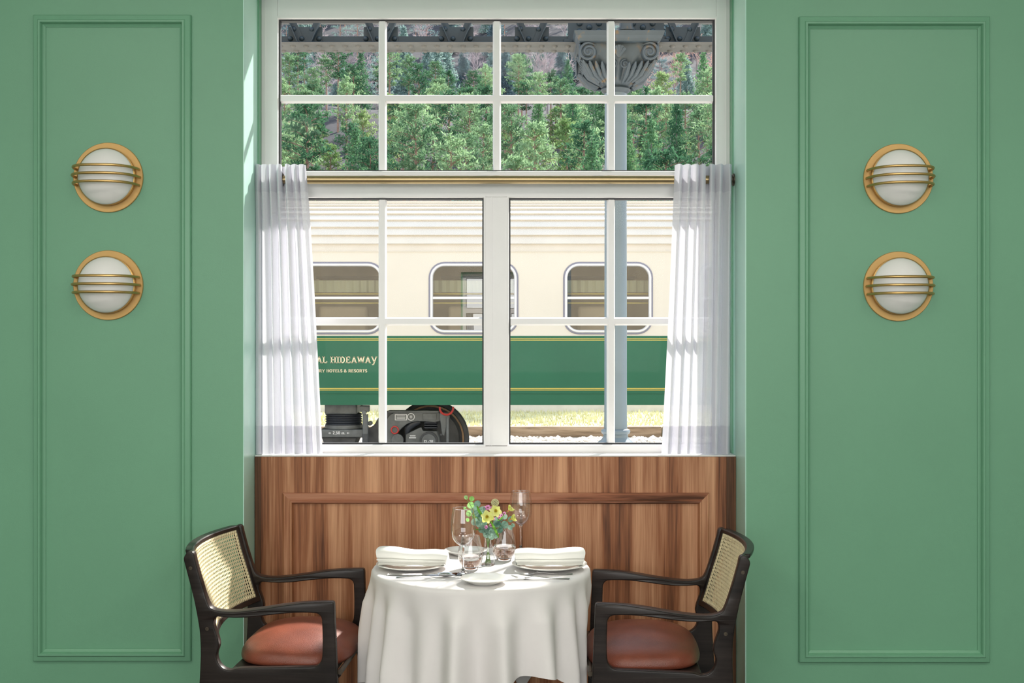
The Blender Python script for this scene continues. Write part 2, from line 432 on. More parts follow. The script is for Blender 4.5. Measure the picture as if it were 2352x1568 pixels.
curtain(PX(1549,4.82), PX(1680,4.82), PX(1521,4.80), PX(1679,4.80), 7, 4, 'sheer white curtain gathered at the right end of the brass rod', 5)
# ================================================================== DINING CHAIRS
M['ebony'] = wood('dark_stained_ash', True, spec=.32, dark=(.007,.005,.005), mid=(.015,.011,.010), lite=(.030,.022,.020), rough=.33)
M['cane'] = pm('woven_cane', (.80,.68,.42), .55, var=.10, vscale=30)
def leather_mat():
    m, nt, N, L, b = mat_new('rust_leather')
    v = coords(nt); n = noise(nt, v, 9, 4)
    r = ramp(nt, n.outputs['Fac'], [(.3, (.145,.036,.020)), (.7, (.235,.062,.034))]); L.new(r.outputs['Color'], b.inputs['Base Color'])
    vo = N.new('ShaderNodeTexVoronoi'); vo.inputs['Scale'].default_value = 420; L.new(v, vo.inputs['Vector'])
    n2 = noise(nt, v, 300, 3)
    ad = N.new('ShaderNodeMath'); ad.operation = 'ADD'; L.new(vo.outputs['Distance'], ad.inputs[0]); L.new(n2.outputs['Fac'], ad.inputs[1])
    bump(nt, ad.outputs[0], .30, .0015, b); b.inputs['Roughness'].default_value = .36
    return m
M['leather'] = leather_mat()
KU = .0003637
def ZU(p): return ((p[0]-780)*KU, .983 - p[1]*KU)
OUT = [(92,385),(108,363),(134,354),(158,358),(174,376),(186,430),(207,510),(232,600),(270,722),(306,826),(326,864),(356,886),(400,899),(450,906),(530,908),(620,902),(720,890),(860,870),(1000,846),(1120,829),(1240,816),(1380,809),(1450,807),(1472,808),(1484,815),(1490,832),(1493,880),(1497,1000),(1504,1150),(1512,1350),(1520,1560),(1532,1900),(1548,2300),(1562,2690),(1560,2702),(1550,2703),
       (1490,2703),(1480,2702),(1476,2690),(1452,2300),(1430,1900),(1420,1760),(1406,1700),(1370,1665),(1310,1655),(1000,1660),(620,1668),(520,1675),(465,1695),(430,1740),(405,1830),(352,2100),(280,2450),(226,2692),(222,2702),(212,2703),(142,2703),(134,2702),(132,2692),(160,2400),(196,2000),(222,1640),(234,1440),(238,1280),(230,1110),(206,955),(172,790),(140,665),(112,560),(88,470),(78,420)]
INN = [(372,975),(362,1010),(364,1050),(384,1108),(402,1165),(411,1215),(406,1250),(394,1285),(388,1320),(394,1358),(412,1398),(448,1434),(495,1453),(540,1450),(590,1436),(660,1431),(800,1427),(1000,1421),(1180,1416),(1280,1413),(1318,1407),(1348,1388),(1370,1358),(1380,1315),(1384,1220),(1384,1120),(1380,1010),(1377,970),(1364,940),(1340,921),(1300,914),(1200,910),(1080,914),(900,932),(740,952),(600,963),(500,962),(430,957),(395,957)]
def side_frame_mesh():
    cu = bpy.data.curves.new('side_outline', 'CURVE'); cu.dimensions = '2D'; cu.fill_mode = 'BOTH'
    cu.extrude = .0115; cu.bevel_depth = .0045; cu.bevel_resolution = 2; cu.offset = -.0045
    for ring in (OUT, INN):
        pts = catmull([ZU(p) for p in ring], 4)
        sp = cu.splines.new('POLY'); sp.points.add(len(pts)-1); sp.use_cyclic_u = True
        for q, p in zip(sp.points, pts): q.co = (p.x, p.y, 0, 1)
    ob = bpy.data.objects.new('tmp_outline', cu); COL.objects.link(ob)
    dg = bpy.context.evaluated_depsgraph_get(); dg.update()
    me = bpy.data.meshes.new_from_object(ob.evaluated_get(dg))
    bpy.data.objects.remove(ob); bpy.data.curves.remove(cu)
    for v in me.vertices:
        u, z, t = v.co.x, v.co.y, v.co.z
        k = 1.0
        if z > .60:                                   # the armrest swells in its middle
            e = max(0, 1 - ((u-.00)/.20)**2); k += .75*e*min(1, max(0, (z-.625)/.012))
            if z > .70: k = 1.0
        v.co = (u, t*k, z)
    return me
SFM = side_frame_mesh()
import bmesh
def cut(planes):
    bm = bmesh.new(); bm.from_mesh(SFM)
    bmesh.ops.remove_doubles(bm, verts=bm.verts, dist=1e-5)
    for co, no in planes:        # keep the side the normal points away from
        bmesh.ops.bisect_plane(bm, geom=bm.verts[:]+bm.edges[:]+bm.faces[:], plane_co=co, plane_no=no, clear_outer=True, dist=1e-6)
    bmesh.ops.recalc_face_normals(bm, faces=bm.faces)
    me = bpy.data.meshes.new('part'); bm.to_mesh(me); bm.free()
    me.polygons.foreach_set('use_smooth', [True]*len(me.polygons)); me.set_sharp_from_angle(angle=math.radians(38))
    me.materials.append(M['ebony']); return me
pu = (ZU((352,900))[0], 0, .65); n_post = (1, 0, .05)
def neg(n): return tuple(-a for a in n)
PARTS = [('rear_leg', cut([(pu, n_post)])),
         ('armrest', cut([(pu, neg(n_post)), ((0,0,ZU((0,975))[1]), (0,0,-1))])),
         ('front_leg', cut([((0,0,ZU((0,975))[1]), (0,0,1)), ((ZU((1392,0))[0],0,0), (-1,0,0))])),
         ('seat_rail', cut([(pu, neg(n_post)), ((0,0,ZU((0,975))[1]), (0,0,1)), ((ZU((1392,0))[0],0,0), (1,0,0))]))]
def post_u(z):
    P = [ZU((172,372)), ZU((232,600)), ZU((306,830)), ZU((360,1010)), ZU((402,1130))]
    for (u0, z0), (u1, z1) in zip(P, P[1:]):
        if z >= z1 or (u1, z1) == P[-1]:
            return u0 + (u1-u0)*(z-z0)/(z1-z0)
HWID = .284
def back_pt(s, z, off=0):
    """s in -1..1 across the back"""
    return (post_u(z) - .012 - .045*(1-s*s) + off, s*(HWID-.016), z)
def make_chair():
    r = thing('dining_chair', (0,0,0), '', 'chair', 'dark armchairs at the small table')
    for sy in (-1, 1):
        for nm, me in PARTS:
            o = bpy.data.objects.new(nm, me); COL.objects.link(o); o.parent = r; o.location = (0, sy*HWID, 0)
            if nm == 'rear_leg':
                for p in ((147,507), (303,1070)):
                    u, z = ZU(p)
                    build('screw', G().lathe([(.0,.0005),(.0028,.0005),(.0034,.0022),(.0062,.0022),(.0068,-.004)], 16, (u, -sy*0 + (0), z), axis='Y').xform(Matrix.Translation((0, sy*.0162, 0)) @ (Matrix.Identity(4) if sy < 0 else Matrix.Scale(-1, 4, (0,1,0)))), M['bronze'], o)
    # curved cane back: timber rails and edges round the woven sheet
    zt, zb = ZU((0,372))[1], ZU((0,1120))[1]
    def rail(z0, z1, t):
        lo = []
        for k in range(25):
            s = -1 + 2*k/24
            a = back_pt(s, z0); b = back_pt(s, z1)
            lo.append([(a[0]+.004,a[1],z0),(b[0]+.004,b[1],z1),(b[0]-t,b[1],z1),(a[0]-t,a[1],z0)])
        return G().loops(lo, caps=True)
    build('top_rail', rail(zt-.010, zt+.006, .026), M['ebony'], r, bevel=.004)
    build('bottom_rail', rail(zb-.014, zb+.006, .022), M['ebony'], r, bevel=.003)
    for sg in (-1, 1):
        lo = []
        for k in range(13):
            z = zb + (zt-zb)*k/12
            a = back_pt(sg*1.0, z); b = back_pt(sg*.93, z)
            lo.append([(a[0]+.004,a[1],z),(b[0]+.004,b[1],z),(b[0]-.018,b[1],z),(a[0]-.018,a[1],z)])
        build('back_edge', G().loops(lo, caps=True), M['ebony'], r, bevel=.002)
    nu, nv = 38, 21; g = G()
    z0, z1 = zb+.005, zt-.009
    def Q(a, b):
        s = -.93 + 1.86*a; z = z0 + (z1-z0)*b; p = back_pt(s, z); return (p[0]+.0015, p[1], z)
    for i in range(nu):
        for j in range(nv):
            solid = i < 1 or j < 1 or i > nu-2 or j > nv-2
            a0, a1, b0, b1 = i/nu, (i+1)/nu, j/nv, (j+1)/nv
            if solid: g.add([Q(a0,b0),Q(a1,b0),Q(a1,b1),Q(a0,b1)], [(0,1,2,3)]); continue
            am, bm_ = (a0+a1)/2, (b0+b1)/2
            if (i + j) % 1 == 0:
                o8 = [Q(a0,b0),Q(am,b0),Q(a1,b0),Q(a1,bm_),Q(a1,b1),Q(am,b1),Q(a0,b1),Q(a0,bm_)]
                h = .37; hx = .5/nu*h*2; hy = .5/nv*h*2; c = .72
                in8 = [Q(am-hx*c,bm_-hy*c),Q(am,bm_-hy),Q(am+hx*c,bm_-hy*c),Q(am+hx,bm_),Q(am+hx*c,bm_+hy*c),Q(am,bm_+hy),Q(am-hx*c,bm_+hy*c),Q(am-hx,bm_)]
                g.add(o8+in8, [(k,(k+1)%8,8+(k+1)%8,8+k) for k in range(8)])
    cp = build('cane_panel', g, M['cane'], r, fix=False, angle=60)
    so = cp.modifiers.new('thickness', 'SOLIDIFY'); so.thickness = .0022
    # padded seat
    hx, hy, cx = .200, .266, .086
    def sq(a, b, n=3.1): return (abs(a)**n + abs(b)**n)**(1/n)
    lo = []
    prof = [(.90,.452),(.965,.454),(.995,.461),(1.0,.470),(.985,.484),(.95,.496),(.89,.507),(.79,.518),(.64,.529),(.47,.538),(.28,.544),(.1,.546),(.004,.5465)]
    for k_, z in prof:
        ring = []
        for q in range(64):
            a = 2*PI*q/64; c, s_ = math.cos(a), math.sin(a); m_ = sq(c, s_)
            x = c/m_; y = s_/m_
            taper = 1 - .05*(1-x)/2
            ring.append((cx+hx*k_*x, hy*k_*y*taper, z - .006*(x if x > 0 else 0)*k_))
        lo.append(ring)
    build('seat', G().loops(lo, caps=True), M['leather'], r, angle=70)
    build('seat_frame', G().box(-.10, .24, -.268, .268, .415, .452), M['ebony'], r, bevel=.004)
    build('stretcher', G().tube([(.275,-.275,.447),(.275,.275,.447)], .009, 12), M['bronze'], r)
    build('brace', G().bar((.27,.255,.44), (-.13,.255,.10), .022, .022), M['ebony'], r, bevel=.004)
    build('brace', G().bar((.27,-.255,.44), (-.13,-.255,.10), .022, .022), M['ebony'], r, bevel=.004)
    return r
ch = make_chair()
ch.location = (-.842, -.392, 0); ch.rotation_euler = (0,0,math.radians(-3))
ch['label'] = 'dark wood armchair with cane back on the left side of the table'
ch2 = dup(ch, (.552, -.443, 0), math.radians(177), 'dark wood armchair with cane back on the right side of the table')

# ================================================================== TABLE AND CLOTH
TX, TY, TZ, TR = -.112, -.400, .750, .392
M['cloth'] = pm('white_linen', (.775,.745,.742), .8, var=.02, vscale=6, bmp=.10, bscale=900, spec=.2)
M['napkin'] = pm('ivory_napkin_linen', (.86,.85,.81), .8, var=.02, vscale=8, bmp=.15, bscale=900, spec=.2)
M['black_metal'] = pm('black_metal', (.015,.015,.016), .4, .5)
tb = thing('dining_table', (TX,TY,0), 'small round pedestal table hidden under the white cloth', 'table')
build('tabletop', G().lathe([(0,.715),(TR-.01,.715),(TR-.004,.72),(TR-.004,.744),(TR-.010,.747),(0,.747)], 64), M['ebony'], tb)
build('pedestal', G().lathe([(.045,.03),(.04,.06),(.032,.12),(.032,.66),(.05,.70),(.12,.716)], 32), M['black_metal'], tb)
build('base', G().lathe([(0,0),(.24,0),(.24,.012),(.10,.022),(.045,.04),(0,.04)], 48), M['black_metal'], tb)
RIDGES = [(-80,6,.9),(-63,6,.8),(-47,7,1.0),(-27,8,.55),(-10,6,1.15),(11,6,1.1),(32,7,1.0),(50,6,.8),(64,6,1.0),(82,7,.8),(104,8,1),(128,8,1.1),(150,7,.9),(172,8,1),(194,8,1),(216,7,1),(238,8,.9),(258,7,1)]
def fold(deg):
    t = 0
    for c, w_, a in RIDGES:
        dd = (deg - c + 180) % 360 - 180
        t += a*math.exp(-(dd/w_)**2)
    return t
def cloth_pt(i, j, NT, NR, ND):
    deg = 360*i/NT - 180                        # angle from the front (-Y), positive to the right
    a = math.radians(deg - 90)
    c, s_ = math.cos(a), math.sin(a)
    if j <= NR:
        r = (TR-.012)*j/NR; return (TX + r*c, TY + r*s_, TZ)
    k = (j-NR)/ND
    L_ = .60
    for h_, e_ in ((.695,-66),(.785,-156),(.70,114),(.70,24)):
        cb_ = math.cos(a-math.radians(e_))
        if cb_ > .05: L_ = min(L_, h_/cb_ - TR)
    s = k*L_
    # rounded shoulder then a hanging, flaring skirt
    rad = .016; arc = rad*PI/2
    if s < arc:
        th = s/rad; r = TR-.012 + rad*math.sin(th); z = TZ - rad*(1-math.cos(th)); f = (s/arc)*0
        dn = 0
    else:
        dn = s-arc; r = TR-.012+rad; z = TZ - rad - dn*.985
    f = fold(deg); gro = min(1, dn/.10)**1.2
    r += dn*.055 + (f-.42)*.084*gro*(.35+.65*min(1, dn/.3)) + .010*math.sin(math.radians(deg*3+40))*gro
    z -= 0
    x, y = TX + r*c, TY + r*s_
    k_ = min(1, max(0, (.69-z)/.13))                 # pressed in by the two seats
    if abs(y+.42) < .31:
        if x < -.548: x += (-.548-x)*k_
        if x > .258: x += (.258-x)*k_
    return (x, y, z)
NT, NR, ND = 480, 6, 44
g = G(); vs = []; fs = []
for j in range(1, NR+ND+1):
    for i in range(NT): vs.append(cloth_pt(i, j, NT, NR, ND))
vs.append((TX, TY, TZ)); ci = len(vs)-1
for j in range(NR+ND-1):
    for i in range(NT): fs.append((j*NT+i, j*NT+(i+1)%NT, (j+1)*NT+(i+1)%NT, (j+1)*NT+i))
for i in range(NT): fs.append((ci, (i+1)%NT, i))
g.add(vs, fs)
cl = build('tablecloth', g, M['cloth'], None, angle=180)
tag(cl, 'white tablecloth draped in folds over the small round table', 'tablecloth')

# ================================================================== TABLE SETTING
M['china'] = pm('white_china', (.84,.83,.80), .16)
M['steel'] = pm('polished_steel', (.72,.72,.74), .16, 1.0)
M['glass_thin'] = thin_glass('drinking_glass', (.99,.99,.995), 2.6, .0, 1.5)
def solid_glass(name, col=(1,1,1), ior=1.45):
    m, nt, N, L, b = mat_new(name); b.inputs['Base Color'].default_value = (*col,1); b.inputs['Roughness'].default_value = 0
    b.inputs['Transmission Weight'].default_value = 1; b.inputs['IOR'].default_value = ior; return m
M['glass'] = solid_glass('solid_clear_glass'); M['water'] = solid_glass('drinking_water', (.97,.97,.98), 1.33)
ZC = TZ + .0005
def plate(name, x, y, R, lab, group):
    k = R/.135
    p = build(name, G().lathe([(0,.002),(.075*k,.0),(.08*k,.003),(.10*k,.008),(R-.002,.017),(R,.0185),(R-.001,.0200),(R-.006,.0195),(.098*k,.0115),(.085*k,.007),(.07*k,.0055),(0,.005)], 72, (x,y,ZC)), M['china'], None, angle=50)
    tag(p, lab, 'plate', group); return p
plate('dinner_plate', PX(948,4.165), YD(4.165), .131, 'white dinner plate under the folded napkin before the left chair', 'white dinner plates')
plate('dinner_plate', PX(1262,4.165), YD(4.165), .135, 'white dinner plate under the folded napkin before the right chair', 'white dinner plates')
plate('bread_plate', PX(1113,3.915), YD(3.905), .082, 'small white bread plate at the front edge of the table', 'small bread plates')
plate('bread_plate', PX(1070,4.45), YD(4.43), .082, 'small white bread plate at the back of the table behind the glasses', 'small bread plates')
def napkin(x0, x1, y, h0, h1, lab, rz):
    # a linen napkin rolled to a soft flattened cylinder, its last turn lying open as a flap
    L_ = x1-x0; cx = (x0+x1)/2
    n = thing('napkin', (cx, y, ZC+.0150), lab, 'napkin', 'folded white napkins', rz)
    lo = []
    for k in range(29):
        t = k/28; x = -L_/2 + L_*t
        h = (h0*(1-t)+h1*t)/2 + .0015*math.sin(t*9); w_ = .047 + .002*math.sin(t*7+1)
        e = 1 if 0 < k < 28 else .96
        ring = []
        for q in range(40):
            a = 2*PI*q/40
            yy = w_*e*(abs(math.cos(a))**.8)*(1 if math.cos(a) > 0 else -1); zz = h*e*(abs(math.sin(a))**.75)*(1 if math.sin(a) > 0 else -1)
            if zz < 0: yy *= .80
            ring.append((x + .004*math.sin(a*2+t*3), yy, h+zz+.001))
        lo.append(ring)
    build('roll', G().loops(lo, caps=True), M['napkin'], n, angle=50)
    fl = []
    for k in range(29):
        t = k/28; x = -L_/2 + .006 + (L_-.012)*t; wv = .0015*math.sin(t*14)
        fl.append([(x, .012, .0015), (x, -.030, .0015+.0006), (x, -.052+wv*2, .004+wv), (x, -.058+wv*2, .0065+wv), (x,-.052+wv*2,.0075+wv), (x, -.030, .0105)])
    build('flap', G().loops(fl, closed=True, caps=True), M['napkin'], n, angle=60)
    ed = []
    for k in range(41):           # lapped hem along the roll
        t = k/40; x = -L_/2 + L_*t; h = (h0*(1-t)+h1*t)
        ed.append([(x, -.0475, h*.44), (x, -.0492, h*.40), (x, -.0475, h*.34), (x, -.044, h*.40)])
    build('hem', G().loops(ed, closed=True, caps=True), M['napkin'], n)
napkin(PX(868,4.15), PX(1028,4.15), YD(4.165), .060, .045, 'white napkin roll on the dinner plate before the left chair', math.radians(-2))
napkin(PX(1184,4.15), PX(1341,4.15), YD(4.165), .051, .055, 'white napkin roll on the dinner plate before the right chair', math.radians(0))

def wine_glass(x, y, lab):
    t = thing('wine_glass', (x,y,ZC), lab, 'wine glass', 'stemmed wine glasses')
    prof = [(.0045,.098),(.012,.1005),(.022,.107),(.032,.118),(.040,.133),(.0440,.152),(.0447,.168),(.0430,.190),(.0395,.212),(.0365,.230)]
    pr = [(v.x, v.y) for v in catmull(prof, 4, False)]
    build('bowl', G().lathe(pr, 56), M['glass_thin'], t, angle=80)
    build('rim', G().tube([(.0365*math.cos(2*PI*k/56), .0365*math.sin(2*PI*k/56), .230) for k in range(56)], .0006, 6, closed=True), M['glass'], t)
    st = [(0,.0006),(.036,.0006),(.0365,.0016),(.030,.0026),(.014,.0052),(.006,.010),(.0040,.022),(.0036,.05),(.0040,.08),(.0058,.0935),(.0095,.0985),(.0060,.1000),(0,.1003)]
    build('stem', G().lathe([(max(a, .00005), b) for a, b in st], 32), M['glass'], t, angle=60)
    return t
wine_glass(PX(1063.5,4.06), YD(4.06), 'clear stemmed wine glass in front of the left water tumbler')
wine_glass(PX(1196,4.52), YD(4.52), 'clear stemmed wine glass at the back, right of the flowers')
def tumbler(x, y, lab, lev):
    t = thing('water_tumbler', (x,y,ZC), lab, 'tumbler', 'stemless water tumblers')
    prof = [(.027,.008),(.034,.013),(.0405,.024),(.0440,.038),(.0443,.050),(.0420,.072),(.0375,.096),(.0325,.119)]
    pr = [(v.x, v.y) for v in catmull(prof, 4, False)]
    build('body', G().lathe(pr, 56), M['glass_thin'], t, angle=80)
    build('base', G().lathe([(.0001,.0005),(.026,.0005),(.0285,.003),(.0300,.0075),(.027,.008),(.0001,.008)], 40), M['glass'], t)
    w_ = [(.0001,.0086)] + [(r-.0012, h) for r, h in pr if .0086 < h < lev]
    w_ += [(w_[-1][0], lev), (.0001, lev)]
    build('water', G().lathe(w_, 48), M['water'], t, angle=50)
    return t
tumbler(PX(1081,4.177), YD(4.15), 'stemless tumbler half full of water, just behind the front wine glass', .046)
tumbler(PX(1158,4.345), YD(4.325), 'stemless tumbler half full of water, behind the flower vase', .052)

# cutlery ------------------------------------------------------------------
def ribbon(path, th):
    """path: (x, y, z, half width) -> thin forged strip"""
    lo = []
    for i, (x, y, z, w_) in enumerate(path):
        lo.append([(x, y-w_, z), (x, y-w_*.5, z+th), (x, y+w_*.5, z+th), (x, y+w_, z), (x, y, z-th*.2)])
    return G().loops(lo, caps=True)
def knife(x, y, rz, lab):
    t = thing('table_knife', (x,y,ZC+.0008), lab, 'knife', 'cutlery beside the left plate', rz)
    build('handle', ribbon([(-.115,0,.001,.0045),(-.112,0,.001,.0058),(-.06,0,.001,.0052),(0,0,.001,.0042),(.006,0,.001,.0040)], .0045), M['steel'], t)
    build('blade', ribbon([(.006,0,.0008,.0045),(.02,0,.0006,.0075),(.07,.0,.0006,.0085),(.10,.001,.0006,.0070),(.118,.003,.0006,.0030),(.121,.004,.0006,.0008)], .0014), M['steel'], t)
def spoon(x, y, rz, lab):
    t = thing('table_spoon', (x,y,ZC+.0008), lab, 'spoon', 'cutlery beside the left plate', rz)
    build('handle', ribbon([(-.10,0,.001,.0060),(-.097,0,.001,.0070),(-.05,0,.002,.0045),(0,0,.006,.0028),(.030,0,.0095,.0026),(.044,0,.0075,.0040)], .0022), M['steel'], t)
    def B(u, v):
        a = 2*PI*u; rx, ry = .0275*v, .0185*v
        x_ = .068 + rx*math.cos(a); y_ = ry*math.sin(a)*(1+.12*math.cos(a)); return (x_, y_, .0008+.0105*v**2.2)
    b = build('bowl', G().grid(B, 32, 8, cu=True), M['steel'], t, angle=80)
    b.modifiers.new('thickness', 'SOLIDIFY').thickness = .0012
def fork(x, y, rz, lab):
    t = thing('table_fork', (x,y,ZC+.0008), lab, 'fork', 'forks beside the right plate', rz)
    build('handle', ribbon([(-.105,0,.001,.0058),(-.102,0,.001,.0066),(-.05,0,.0015,.0044),(0,0,.006,.0026),(.022,0,.0085,.0028)], .0022), M['steel'], t)
    build('head', ribbon([(.018,0,.0080,.0030),(.030,0,.0060,.0085),(.042,0,.0035,.0115),(.050,0,.0028,.0118)], .0016), M['steel'], t)
    for k in range(4):
        yy = -.0102 + .0068*k
        build('tine', ribbon([(.049,yy,.0028,.0016),(.062,yy,.0028,.0015),(.078,yy,.0052,.0014),(.092,yy*.97,.0105,.0011),(.097,yy*.96,.0130,.0005)], .0013), M['steel'], t)
knife(PX(966,4.035), YD(4.037), math.radians(0.5), 'steel table knife behind the spoon, before the left plate')
spoon(PX(976,3.995), YD(4.003), math.radians(5), 'steel spoon beside the knife, bowl toward the middle of the table')
fork(PX(1246,4.05), YD(4.045), math.radians(182), 'steel fork nearer the right dinner plate, tines toward the bread plate')
fork(PX(1238,3.975), YD(3.972), math.radians(180), 'steel fork in front, nearer the table edge, beside the bread plate')
# ================================================================== FLOWERS
M['stem_green'] = pm('green_stem', (.16,.26,.05), .5, var=.15, vscale=20)
M['euc'] = leafy('eucalyptus_leaf', (.05,.13,.10), (.36,.54,.43), .30, 30, .3, .55)
M['euc_light'] = leafy('young_eucalyptus_leaf', (.22,.50,.10), (.50,.80,.36), .50, 30, .3, .55)
M['leaf'] = leafy('alstroemeria_leaf', (.06,.20,.02), (.20,.45,.06), .35, 30, .3, .5)
M['petal'] = leafy('yellow_petal', (.74,.78,.16), (.92,.92,.45), .35, 60, .2, .6)
M['petal_core'] = pm('spotted_petal_throat', (.74,.62,.06), .5, var=.35, vscale=300)
M['stamen'] = pm('brown_stamen', (.16,.05,.02), .5)
M['flower_tube'] = pm('reddish_flower_base', (.50,.22,.05), .5, var=.3, vscale=60)
M['pink'] = leafy('pink_petal', (.62,.22,.48), (.85,.50,.75), .35, 60, .2, .6)
M['pod'] = pm('dry_seed_pod', (.62,.60,.36), .7, var=.25, vscale=90)
M['pod_dark'] = pm('seed_pod_eye', (.13,.11,.04), .7)
FD = 4.226
VXX, VYY = PX(1121,FD), YD(FD)
vz = thing('flower_vase', (VXX,VYY,ZC), 'small clear glass bottle vase holding the flowers', 'vase')
VP = [(.0245,.004),(.0250,.010),(.0245,.022),(.0225,.036),(.0185,.052),(.0158,.066),(.0150,.082),(.0152,.096),(.0165,.104)]
vp = [(v.x, v.y) for v in catmull(VP, 4, False)]
build('body', G().lathe(vp, 40), M['glass_thin'], vz, angle=80)
build('base', G().lathe([(.0001,.0004),(.0235,.0004),(.0248,.0025),(.0245,.004),(.0001,.0042)], 40), M['glass'], vz)
build('rim', G().tube([(.0165*math.cos(2*PI*k/40), .0165*math.sin(2*PI*k/40), .104) for k in range(40)], .0009, 6, closed=True), M['glass'], vz)
w_ = [(.0001,.0046)] + [(r-.0012, h) for r, h in vp if .0046 < h < .034]; w_ += [(w_[-1][0], .034), (.0001, .034)]
M['vase_water'] = thin_glass('vase_water', (.97,.98,.98), .6)
build('water', G().lathe(w_, 40), M['vase_water'], vz, angle=50)

def basis(z, roll=0):
    z = Vector(z).normalized(); a = Vector((0,0,1)) if abs(z.z) < .95 else Vector((1,0,0))
    x = a.cross(z).normalized(); y = z.cross(x)
    return Matrix((x, y, z)).transposed().to_4x4() @ Matrix.Rotation(roll, 4, 'Z')
def head(px, py, dy=0): return Vector((PX(px,FD)-VXX, dy, PZ(py,FD)-ZC))     # relative to the vase
frnd = random.Random(11); sk = [0]
def stem_path(end, n=14):
    sk[0] += 1; a = sk[0]*2.4
    b = Vector((.010*math.cos(a), .010*math.sin(a), .006)); m_ = Vector((-.005*math.cos(a), -.005*math.sin(a), .085)); e = Vector(end)
    c2 = m_ + (m_-b)*.35 + Vector((0,0,.01))
    out = []
    for k in range(n+1):
        t = k/n
        if t < .45: out.append(b.lerp(m_, t/.45))
        else:
            s = (t-.45)/.55; out.append((m_*(1-s)**2 + c2*2*s*(1-s) + e*s*s))
    return out
def fthing(name, lab, cat, group):
    return thing(name, (VXX,VYY,ZC), lab, cat, group)
def petal_g(L_, W_, bend, tip=.25, n=8):
    def f(u, v):
        w_ = W_*math.sin(PI*min(1, v**1.15*.88+.08))**.75; x = (u-.5)*2*w_
        r = L_*v; z = L_*(.75*v) - bend*L_*v*v*.9 ; out = L_*(.30*v + bend*v*v*.85)
        return (x, out + .0, z - abs(u-.5)*W_*.25*(1-v)*(-1))
    return G().grid(f, 4, n)
def alstro(end, face, lab, L_=.026, op=.55, nl=2):
    t = fthing('alstroemeria', lab, 'flower', 'yellow alstroemeria flowers')
    end = Vector(end); face = Vector(face).normalized()
    base = end - face*.018
    build('stem', G().tube(stem_path(base), .0012, 6), M['stem_green'], t)
    Bm = Matrix.Translation(base) @ basis(face)
    build('flower_tube', G().lathe([(.0012,0),(.0030,.003),(.0036,.008),(.0024,.011)], 10).xform(Bm), M['flower_tube'], t)
    for k in range(6):
        o = petal_g(L_*(1 if k % 2 else .92), .0128 if k % 2 == 0 else .0098, op*(1 if k % 2 == 0 else .85))
        build('petal', o.xform(Bm @ Matrix.Translation((0,0,.007)) @ Matrix.Rotation(k*PI/3+.3, 4, 'Z')), M['petal'], t, fix=False, angle=180)
    build('throat', G().lathe([(.0006,.008),(.0030,.012),(.0056,.017),(.0062,.0185)], 12).xform(Bm), M['petal_core'], t)
    g = G()
    for k in range(5):
        a = k*1.256; g.tube([(0,0,.010),(.002*math.cos(a),.002*math.sin(a),.018),(.004*math.cos(a),.004*math.sin(a),.023)], [.0003,.0003,.0007], 5)
    build('stamen', g.xform(Bm), M['stamen'], t)
    return t
alstro(head(1119,1182,-.045), (-.15,-1,.25), 'yellow alstroemeria bloom facing forward at the middle of the bunch', .029, .75)
alstro(head(1139,1170,-.028), (.15,-.9,.45), 'yellow alstroemeria bloom above and right of the middle one', .029, .70)
alstro(head(1173,1166,-.01), (.75,-.1,.85), 'yellow alstroemeria trumpet at the upper right of the bunch', .030, .25)
alstro(head(1180,1187,-.02), (1,-.2,.45), 'yellow alstroemeria trumpet lower at the right, before the back wine glass', .030, .25)
def disc_leaf(g, c, r, nrm, roll, cup=.15):
    Bm = Matrix.Translation(c) @ basis(nrm, roll)
    h = G()
    vs = [(0,0,-cup*r)]; n = 14
    for q in (.55, 1):
        for k in range(n):
            a = 2*PI*k/n; rr = r*q*(1+.14*math.cos(a)); vs.append((rr*math.cos(a)*1.08, rr*math.sin(a)*.95, -cup*r*(1-q*q)+.10*r*math.cos(2*a)*q))
    fs = [(0, 1+k, 1+(k+1) % n) for k in range(n)] + [(1+k, 1+n+k, 1+n+(k+1) % n, 1+(k+1) % n) for k in range(n)]
    h.add(vs, fs).xform(Bm); return h
def euc(points, lab, mats, rr):
    """sprig through the points; a round leaf at each given spot (px, py, dy, r)"""
    t = fthing('eucalyptus_sprig', lab, 'eucalyptus', 'round leaved eucalyptus sprigs')
    tip = head(*points[-1][:2], points[-1][2])
    path = stem_path(tip, 16); build('stem', G().tube(path, .0011, 6), M['stem_green'], t)
    for i, (px, py, dy, r) in enumerate(points):
        c = head(px, py, dy)
        near = min(path, key=lambda q: (q-c).length)
        d_ = (c-near); 
        nrm = Vector((frnd.uniform(-.5,.5), -1, frnd.uniform(-.3,.7)))
        lf = disc_leaf(None, c, r*1.12, nrm, frnd.uniform(0,6.28))
        if d_.length > .004: lf.tube([near, near.lerp(c,.5)+Vector((0,0,.001)), c], .0006, 5)
        build('leaf', lf, M[mats[min(i*len(mats)//len(points), len(mats)-1)]], t, fix=False, angle=180)
    return t
euc([(1104,1205,-.01,.010),(1092,1196,-.015,.012),(1105,1190,0,.011),(1098,1178,-.02,.012),(1090,1168,.0,.013),(1107,1168,-.01,.011),(1096,1157,-.01,.011),(1080,1160,0,.012),(1083,1145,.0,.0085),(1070,1141,-.005,.0065)],
    'tall eucalyptus sprig with bright round leaves at the upper left of the bunch', ['euc','euc','euc_light'], 0)
euc([(1108,1214,-.02,.011),(1100,1202,-.02,.010),(1091,1186,.01,.012),(1077,1180,.005,.010),(1074,1193,0,.006),(1068,1168,.01,.005)], 'eucalyptus sprig behind the front wine glass, left of the bunch', ['euc','euc_light','euc_light'], 0)
